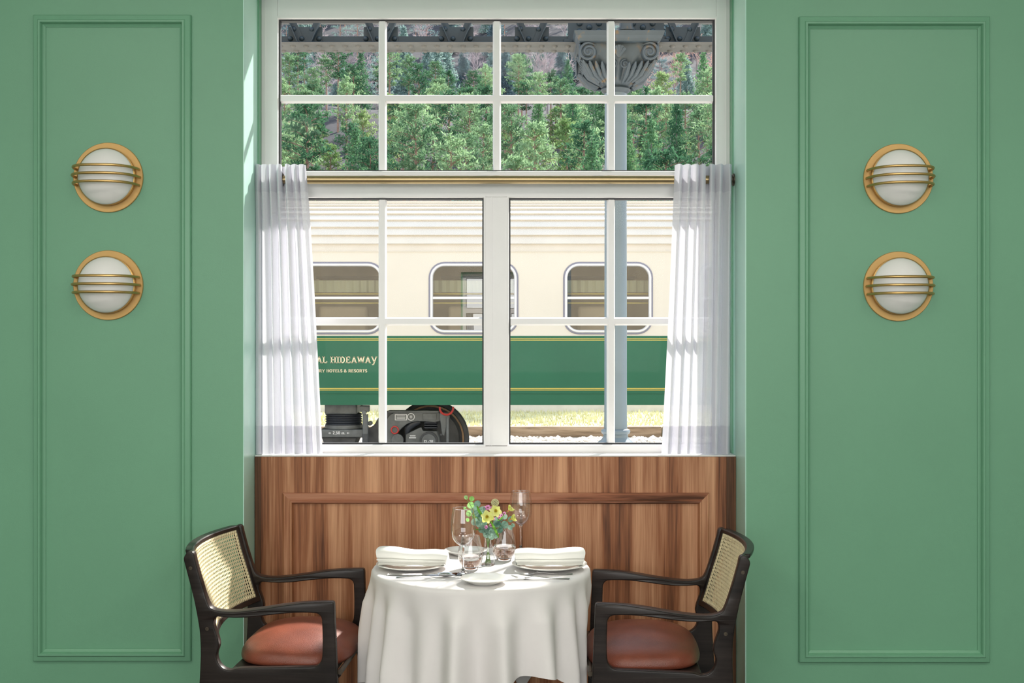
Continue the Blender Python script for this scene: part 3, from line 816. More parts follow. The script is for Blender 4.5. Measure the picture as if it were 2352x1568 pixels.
euc([(1136,1216,-.03,.010),(1143,1200,-.03,.0125),(1148,1215,-.03,.0095),(1160,1204,-.02,.0125),(1171,1209,-.02,.0085),(1173,1192,-.01,.010),(1178,1203,-.02,.0065)], 'eucalyptus sprig with dark round leaves reaching out at the right of the bunch', ['euc'], 0)
euc([(1118,1226,-.025,.010),(1122,1215,-.035,.011),(1132,1218,-.04,.012),(1128,1229,-.035,.0095),(1138,1228,-.03,.007),(1113,1219,-.02,.009)], 'short eucalyptus sprig with blue green leaves low over the vase neck', ['euc'], 0)
euc([(1110,1208,-.02,.010),(1113,1196,-.01,.011),(1106,1182,-.015,.012),(1112,1172,.01,.011),(1102,1188,.015,.012)], 'grey green eucalyptus sprig in the heart of the bunch, behind the middle yellow bloom', ['euc'], 0)
euc([(1128,1208,.0,.010),(1139,1196,.01,.011),(1149,1192,.01,.010),(1158,1187,.015,.010),(1150,1206,.0,.010)], 'eucalyptus sprig behind the pale pink blossoms at the right of the bunch', ['euc'], 0)
def blade(pts, lab, w_=.005):
    t = fthing('leaf_blade', lab, 'leaf', 'long green leaves')
    P = [head(*p) for p in pts]; n = len(P); lo = []
    build('stem', G().tube(stem_path(P[0]), .0010, 6), M['stem_green'], t)
    C = [Vector(p) for p in P]; out = []
    for i in range(n-1):
        for k in range(5): out.append(C[i].lerp(C[i+1], k/5))
    out.append(C[-1])
    for i, p in enumerate(out):
        q = i/(len(out)-1); ww = w_*math.sin(PI*min(.98, q*.9+.06))**.8
        lo.append([p+Vector((-ww,0,.0)), p+Vector((0,.0012,0)), p+Vector((ww,0,0))])
    build('blade', G().loops(lo, closed=False), M['leaf'], t, fix=False, angle=180)
blade([(1126,1192,-.03),(1134,1204,-.045),(1141,1218,-.048),(1146,1230,-.046)], 'long green leaf drooping in front of the bunch')
blade([(1112,1195,-.01),(1107,1180,-.03),(1100,1168,-.035),(1096,1158,-.03)], 'pointed green leaf rising behind the eucalyptus at the left', .006)
blade([(1105,1212,-.02),(1098,1214,-.03),(1090,1210,-.03)], 'short green leaf low at the left of the bunch', .006)
blade([(1140,1196,-.01),(1150,1190,-.02),(1158,1176,-.02)], 'narrow green leaf between the yellow blooms at the right', .0045)
def waxflower(pts, lab, mat, r):
    t = fthing('waxflower', lab, 'flower', 'small pink filler flowers')
    P = [head(*p) for p in pts]
    build('stem', G().tube(stem_path(P[-1]), .0009, 6), M['stem_green'], t)
    for p in P:
        nrm = Vector((frnd.uniform(-.5,.5), -1, frnd.uniform(0,.8)))
        g = G()
        for k in range(5):
            a = 2*PI*k/5; h = disc_leaf(None, (0,0,0), r*.55, (0,0,1), 0, .3)
            g.join(h.xform(Matrix.Rotation(a, 4, 'Z') @ Matrix.Translation((r*.55,0,.001)) @ Matrix.Rotation(-.4, 4, 'Y')))
        build('blossom', g.xform(Matrix.Translation(p) @ basis(nrm)), mat, t, fix=False, angle=180)
        (build('blossom_centre', G().lathe([(.0001,.0025),(r*.25,.002),(r*.3,0)], 8).xform(Matrix.Translation(p) @ basis(nrm)), M['stamen'], t))
waxflower([(1121,1164,-.01),(1128,1167,-.005),(1114,1167,-.005)], 'mauve blossoms below the seed pod', M['pink'], .0085)
waxflower([(1117,1206,-.04),(1128,1203,-.035)], 'pink blossoms under the middle yellow bloom', M['pink'], .0065)
waxflower([(1152,1181,-.02),(1158,1177,-.015),(1147,1186,-.02),(1134,1189,-.03)], 'pale pink blossoms right of the middle yellow blooms', M['pink'], .006)
t = fthing('seed_pod', 'round pale dried seed pod at the top of the bunch', 'seed pod', None)
e = head(1137,1154,0)
build('stem', G().tube(stem_path(e), .0009, 6), M['stem_green'], t)
g = G(); gd = G()
g.lathe([(.0001,-.0125),(.006,-.011),(.0105,-.0065),(.0122,0),(.0105,.0065),(.006,.011),(.0001,.0125)], 16, tuple(e))
for k in range(60):
    z = 1-2*(k+.5)/60; a = k*2.39996; rr = math.sqrt(1-z*z); n_ = Vector((rr*math.cos(a), rr*math.sin(a), z))
    Bm = Matrix.Translation(e + n_*.0120) @ basis(n_)
    g.join(G().lathe([(.0024,-.002),(.0027,.0022),(.0017,.0012)], 8).xform(Bm)); gd.join(G().lathe([(.0001,.0011),(.0017,.0010)], 8).xform(Bm))
build('pod', g, M['pod'], t, fix=False); build('pod_eyes', gd, M['pod_dark'], t, fix=False)
# ================================================================== LETTERING (stroked slab serif)
def slab(text, x, z, h, y, track=.16, weight=.17):
    """raised paint lettering in the plane y, cap height h, starting at x on baseline z; returns (mesh collector, pen positions)"""
    g = G(); pen = x; starts = []
    def st(a, b, w=weight):
        ax, az, bx, bz = pen+a[0]*h, z+a[1]*h, pen+b[0]*h, z+b[1]*h
        dx, dz = bx-ax, bz-az; l = math.hypot(dx, dz) or 1; nx, nz = -dz/l*w*h/2, dx/l*w*h/2
        g.add([(ax+nx,y,az+nz),(ax-nx,y,az-nz),(bx-nx,y,bz-nz),(bx+nx,y,bz+nz)], [(0,1,2,3)])
    def sf(cx, cz, w=.34):
        t = .12; zz = cz+(t/2 if cz < .5 else -t/2); st((cx-w/2, zz), (cx+w/2, zz), t)
    def arc(cx, cz, rx, rz, a0, a1, n=14, w=weight):
        vs = []
        for k in range(n+1):
            a = math.radians(a0+(a1-a0)*k/n)
            for s in (1, -1): vs.append((pen+h*(cx+(rx+s*w/2)*math.cos(a)), y, z+h*(cz+(rz+s*w/2*.9)*math.sin(a))))
        g.add(vs, [(2*k, 2*k+1, 2*k+3, 2*k+2) for k in range(n)])
    for ch_ in text:
        starts.append(pen); w = .8
        if ch_ == 'A': st((.14,.02),(.42,.98)); st((.70,.02),(.42,.98)); st((.24,.32),(.60,.32),.12); sf(.14,0,.30); sf(.70,0,.30); w = .84
        elif ch_ == 'y': st((.12,.98),(.45,.16)); st((.74,.98),(.33,-.22)); st((.12,-.22),(.34,-.22),.13); sf(.12,1,.28); sf(.74,1,.28); w = .86
        elif ch_ == 'Y': st((.12,.98),(.42,.45)); st((.72,.98),(.42,.45)); st((.42,.5),(.42,.02)); sf(.12,1,.28); sf(.72,1,.28); sf(.42,0,.34); w = .84
        elif ch_ == 'H':
            for a in (.18,.68): st((a,0),(a,1)); sf(a,0); sf(a,1)
            st((.18,.5),(.68,.5),.13); w = .86
        elif ch_ == 'I': st((.2,0),(.2,1)); sf(.2,0,.36); sf(.2,1,.36); w = .4
        elif ch_ == 'D': st((.18,0),(.18,1)); arc(.33,.5,.34,.435,-90,90); st((.02,.935),(.34,.935),.13); st((.02,.065),(.34,.065),.13); w = .80
        elif ch_ == 'E': st((.18,0),(.18,1)); st((.02,.94),(.64,.94),.12); st((.02,.06),(.68,.06),.12); st((.18,.5),(.52,.5),.12); st((.60,.98),(.60,.72),.11); st((.64,.02),(.64,.28),.11); w = .74
        elif ch_ == 'W': st((.10,.98),(.30,.03)); st((.52,.98),(.30,.03)); st((.52,.98),(.76,.03)); st((.96,.98),(.76,.03)); sf(.10,1,.28); sf(.96,1,.28); sf(.52,1,.2); w = 1.06
        elif ch_ == 'L': st((.18,0),(.18,1)); sf(.18,1,.36); st((.02,.06),(.66,.06),.12); st((.62,.02),(.62,.34),.11); w = .70
        elif ch_ == 'O': arc(.42,.5,.34,.43,0,360,26); w = .84
        elif ch_ == 'R': st((.18,0),(.18,1)); sf(.18,0); st((.02,.94),(.45,.94),.12); st((.18,.48),(.45,.48),.12); arc(.42,.71,.21,.23,-90,90,10); st((.42,.48),(.72,.04)); st((.66,.06),(.84,.06),.12); w = .84
        elif ch_ == 'U': st((.16,1),(.16,.35)); st((.66,1),(.66,.35)); arc(.41,.33,.25,.27,180,360,12); sf(.16,1); sf(.66,1); w = .82
        elif ch_ == 'X': st((.10,0),(.68,1)); st((.68,0),(.10,1)); sf(.10,0,.28); sf(.68,0,.28); sf(.10,1,.28); sf(.68,1,.28); w = .78
        elif ch_ == 'T': st((.38,0),(.38,1)); sf(.38,0); st((.06,.94),(.70,.94),.12); st((.09,.98),(.09,.70),.11); st((.67,.98),(.67,.70),.11); w = .76
        elif ch_ == 'S': arc(.34,.72,.22,.215,20,270,12); arc(.34,.285,.22,.215,90,-160,12); w = .68
        elif ch_ == '&': arc(.36,.76,.17,.17,0,360,16); arc(.34,.28,.25,.225,60,330,16); st((.24,.66),(.74,.04)); st((.55,.2),(.78,.45),.13); w = .86
        elif ch_ == 'K': st((.18,0),(.18,1)); st((.2,.42),(.62,1)); st((.34,.58),(.68,0)); w = .74
        elif ch_ == '-': st((.06,.42),(.38,.42),.15); w = .46
        elif ch_ == '2': arc(.32,.72,.22,.21,170,-30,12); st((.48,.60),(.12,.08)); st((.06,.07),(.58,.07),.15); w = .66
        elif ch_ == '5': st((.16,.93),(.56,.93),.14); st((.16,.96),(.14,.5)); arc(.30,.32,.24,.25,100,-160,12); w = .66
        elif ch_ == '0': arc(.32,.5,.22,.43,0,360,20); w = .66
        elif ch_ == ',': st((.14,.10),(.08,-.16),.14); w = .28
        elif ch_ == '.': st((.06,.07),(.20,.07),.15); w = .30
        elif ch_ == 'm': st((.12,0),(.12,.68)); arc(.28,.46,.16,.18,0,180,8); st((.44,0),(.44,.5)); arc(.60,.46,.16,.18,0,180,8); st((.76,0),(.76,.5)); w = .90
        elif ch_ == '>': st((0,.4),(.45,.4),.24); g.add([(pen+.4*h,y,z+.78*h),(pen+.4*h,y,z+.02*h),(pen+.85*h,y,z+.4*h)], [(0,1,2)]); w = .95
        elif ch_ == '<': st((.40,.4),(.85,.4),.24); g.add([(pen+.45*h,y,z+.78*h),(pen+.45*h,y,z+.02*h),(pen,y,z+.4*h)], [(0,1,2)]); w = .95
        elif ch_ == ' ': w = .34
        pen += (w + track - .12)*h
    return g, starts, pen
def fit(text, anchor, x_anchor, x_end, z, h, y, **k):
    """scale the line so that letter index `anchor` starts at x_anchor and the line ends at x_end"""
    g, s, e = slab(text, 0, z, h, y, **k)
    sc = (x_end-x_anchor)/(e-s[anchor])
    g.v = [(x_anchor+(p[0]-s[anchor])*sc, p[1], p[2]) for p in g.v]; return g

# ================================================================== RAILWAY COACH
M['cream'] = pm('cream_coach_paint', (.76,.715,.61), .4, var=.02, vscale=.8)
M['roof'] = pm('white_roof_paint', (.74,.69,.60), .6, spec=.1)
M['coach_green'] = pm('green_coach_paint', (.030,.155,.085), .4, var=.05, vscale=1.2, spec=.25)
M['gold'] = pm('gold_lining', (.80,.62,.12), .5)
M['letter'] = pm('pale_gold_lettering', (.86,.76,.50), .5)
M['ringgrey'] = pm('grey_window_rubber', (.24,.24,.30), .5)
M['alu_bright'] = pm('aluminium_frame', (.80,.80,.80), .3, .2)
M['coach_glass'] = thin_glass('coach_window_glass', (.80,.83,.82), 3.2, .0, 1.5)
M['tan'] = pm('tan_interior', (.55,.44,.30), .7, var=.25, vscale=1.5)
M['tan_dark'] = pm('dark_interior', (.10,.085,.07), .7)
M['drape'] = pm('pale_green_drape', (.62,.64,.45), .8)
M['iron'] = pm('grey_bogie_paint', (.15,.16,.155), .45, var=.25, vscale=9)
M['iron2'] = pm('dark_grey_iron', (.07,.073,.075), .5, var=.3, vscale=9)
M['rubber'] = pm('black_bellows_rubber', (.035,.04,.05), .35)
M['tread'] = pm('rusty_wheel_tread', (.24,.15,.08), .5, .3, var=.3, vscale=12)
M['red'] = pm('red_ring_paint', (.62,.05,.04), .4)
M['marking'] = pm('white_marking', (.85,.85,.83), .5)
CY = YD(15.0); cd = 15.0
co = thing('railway_coach', (0, CY+1.4, -.1), 'cream and green railway coach standing outside the window', 'train coach')
def cb(name, g, m, parent=co, **k): return build(name, g, M[m], parent, world=True, **k)
CX0, CX1 = -8.0, 8.2
SP = 1.7425; WW = 1.156/2; WZ0, WZ1 = PZ(767,cd), PZ(602,cd)
ZG1, ZG0, ZR = PZ(771,cd), PZ(930,cd), PZ(577,cd)
wx = [-2.241 + SP*k for k in range(-2, 5)]
g = G(); RW = .20
edges = [CX0] + [e for c in wx for e in (c-WW, c+WW)] + [CX1]
g.add([(CX0,CY,ZG1),(CX1,CY,ZG1),(CX1,CY,WZ0),(CX0,CY,WZ0)], [(0,1,2,3)])
g.add([(CX0,CY,WZ1),(CX1,CY,WZ1),(CX1,CY,ZR),(CX0,CY,ZR)], [(0,1,2,3)])
for i in range(0, len(edges), 2): g.add([(edges[i],CY,WZ0),(edges[i+1],CY,WZ0),(edges[i+1],CY,WZ1),(edges[i],CY,WZ1)], [(0,1,2,3)])
def rr3(x0,x1,z0,z1,r,y): return [(p[0],y,p[1]) for p in rrect(x0,x1,z0,z1,r,7)]
for c in wx:
    inner = rr3(c-WW,c+WW,WZ0,WZ1,RW,CY); cx_, cz_ = c, (WZ0+WZ1)/2
    outer = []
    for i, (x, y, z) in enumerate(inner):
        outer.append((c+(WW if x > cx_ else -WW), CY, WZ1 if z > cz_ else WZ0))
    g.loops([outer, inner])
# far side, ends and underframe close the body
g.box(CX0, CX1, CY+2.75, CY+2.8, ZG0, ZR); g.box(CX0-.05, CX0, CY, CY+2.8, ZG0, ZR); g.box(CX1, CX1+.05, CY, CY+2.8, ZG0, ZR)
cb('body_side', g, 'cream', fix=False, smooth=False)
g = G().add([(CX0,CY,ZG0),(CX1,CY,ZG0),(CX1,CY,ZG1),(CX0,CY,ZG1)], [(0,1,2,3)])
g.box(CX0, CX1, CY+.001, CY+2.79, ZG0, ZG0+.05)
cb('lower_band', g, 'coach_green', fix=False, smooth=False)
# ribbed roof
prof = []; A_, B_ = 1.4, .775
ribs = [7, 15.5, 24, 32.5, 41, 49, 57, 65, 72]
allr = [0] + ribs
def lap(q):
    q = min(q, 180-q); lo_ = max(r for r in allr if r <= q); nx_ = min([r for r in allr if r > q] or [90])
    return 0 if lo_ == 0 else .034*(1-(q-lo_)/(nx_-lo_))
qs = sorted(set([k*1.0 for k in range(0, 181)] + [r_ for r_ in ribs] + [r_-.06 for r_ in ribs] + [180-r_ for r_ in ribs] + [180.06-r_ for r_ in ribs]))
for q in qs:
    a = math.radians(q); o = lap(q)
    prof.append((CY + A_*(1-math.cos(a)) - o*math.cos(a), ZR + B_*math.sin(a) + o*math.sin(a)))
g = G().loops([[(CX0, y, z) for y, z in prof], [(CX1, y, z) for y, z in prof]], closed=False)
cb('roof', g, 'roof', fix=False, angle=20)
cb('cornice', G().box(CX0, CX1, CY-.012, CY, ZR-.004, ZR+.010), 'roof', smooth=False)
for za, zb_ in ((777,778.6),(780.2,781.8),(891,892.6),(894.6,896.2)):
    cb('lining_stripe', G().box(CX0, CX1, CY-.004, CY, PZ(zb_,cd), PZ(za,cd)), 'gold', smooth=False)
cb('sill_rib', G().box(CX0, CX1, CY-.008, CY, PZ(903.5,cd), PZ(902,cd)), 'coach_green', smooth=False)
cb('lettering', fit('ROyAL HIDEAWAy', 6, PX(758.8,cd), PX(867,cd), PZ(833.7,cd), 15.2*cd/F, CY-.004), 'letter', fix=False, smooth=False)
cb('lettering', fit('LUXURY HOTELS & RESORTS', 7, PX(749.7,cd), PX(844,cd), PZ(854.8,cd), 6.9*cd/F, CY-.004, weight=.21), 'letter', fix=False, smooth=False)
for c in wx:
    x0, x1 = c-WW, c+WW
    f = cb('window_frame', G().loops([rr3(x0+a,x1-a,WZ0+a,WZ1-a,RW-a,CY-h) for a, h in ((.018,-.01),(.018,.016),(.026,.024),(.044,.024),(.052,.012),(.054,-.03))]), 'alu_bright', angle=30)
    cb('window_rubber', G().loops([rr3(x0-b,x1+b,WZ0-b,WZ1+b,RW+b,CY-h) for b, h in ((.004,0),(.002,.010),(-.010,.014),(-.020,.012))]), 'ringgrey', parent=f, angle=30)
    cb('sash_bar', G().box(x0+.05, x1-.05, CY-.016, CY+.02, PZ(687,cd), PZ(681,cd)), 'alu_bright', parent=f, bevel=.003)
    cb('window_pane', G().add(rr3(x0+.05,x1-.05,WZ0+.05,WZ1-.05,RW-.05,CY+.012), [tuple(range(32))]), 'coach_glass', parent=f, fix=False, smooth=False)
    # what shows inside: pleated drape, brass rails
    lo = []
    for k in range(49):
        xx = x0-.03 + (x1-x0+.06)*k/48; yy = CY+.42 + .018*math.sin(k*1.55)
        lo.append([(xx,yy,PZ(640,cd)),(xx,yy+.01,PZ(668,cd))])
    cb('valance', G().loops(lo, closed=False), 'drape', parent=f, fix=False)
    for pz in (672.5, 694):
        cb('brass_rail', G().tube([(x0-.1,CY+.30,PZ(pz,cd)),(x1+.1,CY+.30,PZ(pz,cd))], .009, 8), 'gold', parent=f)
    cb('seat_back', G().box(c-.36, c+.30, CY+.55, CY+.72, 1.0, PZ(700,cd)), 'tan', parent=f, bevel=.04)
cb('interior_wall', G().box(CX0, CX1, CY+1.9, CY+1.95, ZG0+.05, ZR), 'tan', smooth=False)
cb('interior_ceiling', G().box(CX0, CX1, CY+.02, CY+1.95, ZR-.02, ZR), 'tan_dark', smooth=False)
for c in wx: cb('luggage_rack', G().box(c-.50, c+.50, CY+1.2, CY+1.6, PZ(628,cd), PZ(622,cd)), 'tan_dark', smooth=False)

# ------------------------------------------------------------------ bogie
bd_ = 15.25
def bx(px): return PX(px, bd_)
def bz(py): return PZ(py, bd_)
BY = YD(bd_)
def ppoly(pts, y0, y1): return G().loops([[(bx(p[0]),y0,bz(p[1])) for p in pts], [(bx(p[0]),y1,bz(p[1])) for p in pts]], caps=True)
def disc(px, py, r, y0, y1, n=32): return G().lathe([(.0001,-y0),(r,-y0),(r,-y1),(.0001,-y1)], n, (bx(px),0,bz(py)), axis='Y')
arm = [(880,1040),(882,1000),(886,972),(893,955),(905,947.5),(1010,947.5),(1010,967),(960,967),(938,972),(922,984),(905,1005),(896,1040)]
bg = cb('bogie', ppoly([(p.x,p.y) for p in catmull(arm,3)], BY, BY+.12), 'iron', bevel=.008)
def bb(name, g, m, **k): return cb(name, g, m, parent=bg, **k)
bb('arm_plate', G().box(bx(891),bx(1008),BY-.02,BY+.2,bz(947.5),bz(943)), 'iron', bevel=.004)
bb('arm_cover', G().box(bx(972),bx(1002),BY-.015,BY,bz(964),bz(949)), 'iron', bevel=.003)
for px_ in (985.0, 578.0):
    wp = [(.0001,.02),(.10,.02),(.13,-.02),(.38,-.06),(.42,-.03),(.455,-.02),(.46,-.06),(.50,-.075),(.515,-.10),(.515,-.17),(.46,-.18),(.40,-.14),(.0001,-.14)]
    bb('wheel', G().lathe([(r, h-.28) for r, h in wp], 64, (bx(px_),BY,bz(1012)), axis='Y'), 'iron2', angle=30)
    bb('tread_ring', G().lathe([(.425,-.305),(.430,-.292),(.452,-.294),(.458,-.33)], 64, (bx(px_),BY,bz(1012)), axis='Y'), 'tread')
axb = [(930,1045),(931,998),(945,991),(960,984),(967,981),(971,990),(1003,990),(1008,1004),(1012,1045)]
bb('axle_box', ppoly(axb, BY+.03, BY+.24), 'iron', bevel=.01)
bb('bump_stop', G().tube([(bx(932),BY+.08,bz(1000)),(bx(936),BY+.08,bz(984)),(bx(948),BY+.08,bz(973)),(bx(964),BY+.08,bz(969))], [.02,.05,.055,.03], 12), 'rubber')
for k in range(3): bb('rubber_spring', G().box(bx(974),bx(1003),BY+.02,BY+.22,bz(973+k*5.5),bz(969.5+k*5.5)), 'rubber', bevel=.006)
bb('axle_cap', disc(985,1012,.118,BY-.015,BY+.05), 'iron2', bevel=.006)
bb('axle_cap', disc(985,1012,.092,BY-.035,BY), 'iron', bevel=.006)
g, s_, e_ = slab('KL-2R', 0, 0, 1, 0, weight=.2)
def put(text, px0, px1, py, hpx, y, mat='marking'):
    bb('marking', fit(text, 0, bx(px0), bx(px1), bz(py), hpx*bd_/F, y, weight=.22), mat, fix=False, smooth=False)
put('KL-2R', 974, 996, 1017, 7.5, BY-.037)
put('> 2,50 m. <', 757, 806, 995.5, 6.5, BY-.105)
bb('pivot_disc', disc(913,1010,.080,BY-.03,BY+.02), 'iron', bevel=.006)
for a in range(6): bb('bolt', disc(913+9*math.cos(a*1.047+.5),1010-9*math.sin(a*1.047+.5),.010,BY-.042,BY-.03,10), 'iron')
def ring3(px, py, r, rt, y, a0=0, a1=360, sz=1.0):
    n = 36; cl_ = a1-a0 >= 360
    return G().tube([(bx(px)+r*math.cos(math.radians(a0+(a1-a0)*k/n)), y, bz(py)+r*sz*math.sin(math.radians(a0+(a1-a0)*k/n))) for k in range(n if cl_ else n+1)], rt, 8, closed=cl_)
bb('red_ring', ring3(907,987,.046,.009,BY-.02), 'red')
bb('red_hook', ring3(1026,936,.088,.014,BY-.06,170,370), 'red')
bb('data_plate', frame_sweep(bx(907),bx(935),bz(965),bz(951),[(0,0),(0,.006),(.010,.006),(.010,0)],BY), 'marking', smooth=False)
for k in range(3): bb('data_line', G().box(bx(911),bx(931),BY-.004,BY,bz(955.2+k*3.2),bz(954+k*3.2)), 'marking', smooth=False)
bb('data_plate', G().lathe([(.040,0),(.040,.006),(.050,.006),(.050,0)], 28, (bx(944),BY,bz(957)), axis='Y'), 'marking')
for k in range(3): bb('data_line', G().box(bx(941),bx(947),BY-.004,BY,bz(955.2+k*2.4),bz(954+k*2.4)), 'marking', smooth=False)
for k, (a, b_) in enumerate(((941,954),(939,955))): bb('data_line', G().box(bx(a),bx(b_),BY+.024,BY+.03,bz(1002+k*4.5),bz(1000+k*4.5)), 'marking', smooth=False)
bb('damper_bracket', ppoly([(1011,947),(1032,947),(1033,958),(1027,975),(1021,1000),(1016,998),(1011,958)], BY-.05, BY-.01), 'iron', bevel=.005)
bb('strut', G().tube([(bx(1028.5),BY-.06,bz(957)),(bx(1028.5),BY-.06,bz(1045))], .018, 12), 'iron')
bb('bolt', disc(1014,997,.014,BY-.07,BY-.05,12), 'iron2')
# air spring, its seat and the damper
sc_ = bx(786)
bb('spring_top', G().box(bx(748),bx(822),BY-.09,BY+.5,bz(950),bz(925)), 'iron', bevel=.02)
pr_ = []
for k in range(37):
    t_ = k/36; pr_.append((.225+.018*abs(math.sin(t_*PI*5)), bz(950)+(bz(977)-bz(950))*t_))
bb('bellows', G().lathe(pr_, 48, (sc_,BY+.15,0)), 'rubber', angle=60)
bb('spring_seat', G().lathe([(.0001,bz(976)),(.245,bz(976)),(.250,bz(980)),(.250,bz(984)),(.0001,bz(984))], 48, (sc_,BY+.15,0)), 'iron')
bb('bolster', G().box(bx(735),bx(838),BY-.10,BY+.5,bz(1003),bz(985)), 'iron', bevel=.012)
bb('bolster', ppoly([(740,1003),(822,1003),(806,1045),(756,1045)], BY-.06, BY+.4), 'iron2', bevel=.01)
bb('damper', G().tube([(bx(842),BY-.12,bz(950)),(bx(842),BY-.12,bz(996))], .037, 20), 'iron')
bb('damper', G().tube([(bx(842),BY-.12,bz(994)),(bx(842),BY-.12,bz(1050))], .042, 20), 'iron2')
bb('damper_bracket', G().box(bx(830),bx(851),BY-.16,BY-.04,bz(944),bz(930)), 'iron', bevel=.01)
bb('bolt', disc(840,945,.028,BY-.19,BY-.10,16), 'iron')
bb('bolt', disc(850.5,971.5,.030,BY-.06,BY+.02,16), 'iron')
bb('frame_beam', ppoly([(p.x,p.y) for p in catmull([(836,990),(848,983),(860,974),(868,960),(880,948),(900,944),(900,1045),(836,1045)],3)], BY+.02, BY+.16), 'iron2', bevel=.006)
bb('axle', G().tube([(bx(985),BY+.2,bz(1012)),(bx(985),BY+1.9,bz(1012))], .08, 16), 'iron2')

# ================================================================== STATION COLUMN, TRUSS, PLATFORM
def rusty(name, c, rust, amt):
    m, nt, N, L, b = mat_new(name); n = noise(nt, coords(nt, (4,4,2)), 3, 5, .65)
    r = ramp(nt, n.outputs['Fac'], [(.35, c), (amt, [a*1.15 for a in c]), (amt+.12, rust)]); L.new(r.outputs['Color'], b.inputs['Base Color']); b.inputs['Roughness'].default_value = .42; return m
M['castiron'] = rusty('painted_cast_iron', (.062,.085,.105), (.17,.115,.06), .58)
M['column'] = pm('blue_grey_column_paint', (.15,.205,.245), .35, var=.08, vscale=3)
M['truss'] = pm('dark_blue_grey_steel', (.022,.042,.062), .5, var=.15, vscale=5)
M['flange'] = pm('bounce_paled_steel', (.15,.152,.145), .6, var=.15, vscale=6)  # paler than the truss to include ground bounce on the flange underside
qd = 10.2; QX, QY, u_ = PX(1414,qd), YD(qd), qd/F
ZP = .30
cm = thing('cast_iron_column', (QX,QY,ZP), 'slender blue grey cast iron column with a scrolled capital on the platform', 'column')
def qz(py): return PZ(py, qd)
def cmb(name, g, m, **k): return build(name, g, M[m], cm, world=True, **k)
r_ = 26*u_
cmb('shaft', G().lathe([(r_*1.03,qz(990)),(r_,qz(940)),(r_*.97,qz(215))], 40, (QX,QY,0)), 'column')
bp = [(r_*1.02,qz(984)),(r_*1.22,qz(986)),(r_*1.30,qz(990)),(r_*1.22,qz(995)),(r_*1.08,qz(997)),(r_*1.10,qz(1003)),(r_*1.30,qz(1010)),(r_*1.62,qz(1016)),(r_*1.75,qz(1022)),(r_*1.75,qz(1032)),(r_*1.85,qz(1034)),(r_*1.85,ZP)]
cmb('base', G().lathe([(a, b_) for a, b_ in bp], 40, (QX,QY,0)), 'column', angle=30)
nk = [(r_*.97,qz(216)),(r_*1.2,qz(212)),(r_*1.32,qz(207)),(r_*1.2,qz(202)),(r_*1.05,qz(199)),(r_*1.1,qz(196))]
cmb('neck_ring', G().lathe(nk, 40, (QX,QY,0)), 'castiron')
# bell of acanthus leaves, square-ish toward the top
lo = []
bell = [(29,203),(36,197),(50,186),(64,173),(76,158),(82,145),(84,128),(84,118)]
for i, (rp, py) in enumerate(bell):
    t_ = i/(len(bell)-1); ring = []
    for k in range(96):
        a = 2*PI*k/96; n_ = 2 + 3.0*t_
        m_ = (abs(math.cos(a))**n_+abs(math.sin(a))**n_)**(1/n_)
        wv = 1 + .085*math.cos(a*16)*math.sin(PI*min(1, t_*1.35)) 
        rr_ = rp*u_*wv/m_*(1-.10*t_*abs(math.cos(2*a)))
        ring.append((QX+rr_*math.cos(a), QY+rr_*math.sin(a), qz(py)))
    lo.append(ring)
cmb('leaf_bell', G().loops(lo), 'castiron', angle=30)
ab = []
for hw, py in ((84,119),(90,117),(92,112),(97,106),(100,98),(100,96)):
    h_ = hw*u_; ab.append([(QX-h_,QY-h_,qz(py)),(QX+h_,QY-h_,qz(py)),(QX+h_,QY+h_,qz(py)),(QX-h_,QY+h_,qz(py))])
cmb('abacus', G().loops(ab, caps=True), 'castiron', smooth=False)
def spiral(cx, cz, r0, turns, sgn, n=60):
    out = []
    for k in range(n+1):
        t_ = k/n; a = PI/2 - sgn*turns*2*PI*t_; r = r0*(1-t_)**.8 + .004
        out.append((cx + r*math.cos(a), cz + r*math.sin(a)))
    return out
for face in range(4):
    rot = Matrix.Translation((QX,QY,0)) @ Matrix.Rotation(face*PI/2, 4, 'Z')
    for sg in (-1, 1):
        off = -86*u_
        p2 = [(sg*14*u_, qz(186)),(sg*22*u_, qz(165)),(sg*34*u_, qz(140)),(sg*50*u_, qz(124))] + spiral(sg*68*u_, qz(140), 19*u_, 1.9, sg)
        n2 = len(p2)
        pts = []
        for i, (x, z) in enumerate(p2):
            e_ = min(1, i/4); pts.append((x, -(50+36*e_)*u_, z))
        cmb('volute', G().tube(pts, [.011 if i > 3 else .008 for i in range(n2)], 8).xform(rot), 'castiron')
        cmb('volute_eye', G().lathe([(.0001,.0),(17*u_,.0),(19*u_,-.02),(19*u_,-.10)], 28, (sg*68*u_,-83*u_,qz(140)), axis='Y').xform(rot), 'castiron')
        p3 = [(sg*30*u_, qz(186)),(sg*31*u_, qz(168)),(sg*26*u_, qz(157))] + spiral(sg*14*u_, qz(165), 9*u_, 1.5, -sg, 30)
        cmb('small_scroll', G().tube([(x, -(76 if i > 2 else 62)*u_, z) for i, (x, z) in enumerate(p3)], .006, 6).xform(rot), 'castiron')
        for k in range(5):
            a = k/4; x = sg*(22+a*52)*u_; pts = [(x*.55,-(38+6*a)*u_,qz(198)),(x*.85,-(62)*u_,qz(184)),(x*1.02,-(74)*u_,qz(170-4*a)),(x*1.08,-(84)*u_,qz(163-6*a))]
            cmb('acanthus_leaf', G().tube(pts, [.012,.022,.020,.006], 8).xform(rot), 'castiron')
    for k in range(5):
        a = math.radians(90+(k-2)*32)
        cmb('palmette', G().tube([(0,-80*u_,qz(150)),(14*u_*math.cos(a),-86*u_,qz(136)+14*u_*math.sin(a)*.8)], [.010,.018], 8).xform(rot), 'castiron')
cmb('down_pipe', G().tube([(QX+.09,QY-.05,qz(97)),(QX+.09,QY-.05,qz(-20))], .062, 20), 'castiron')
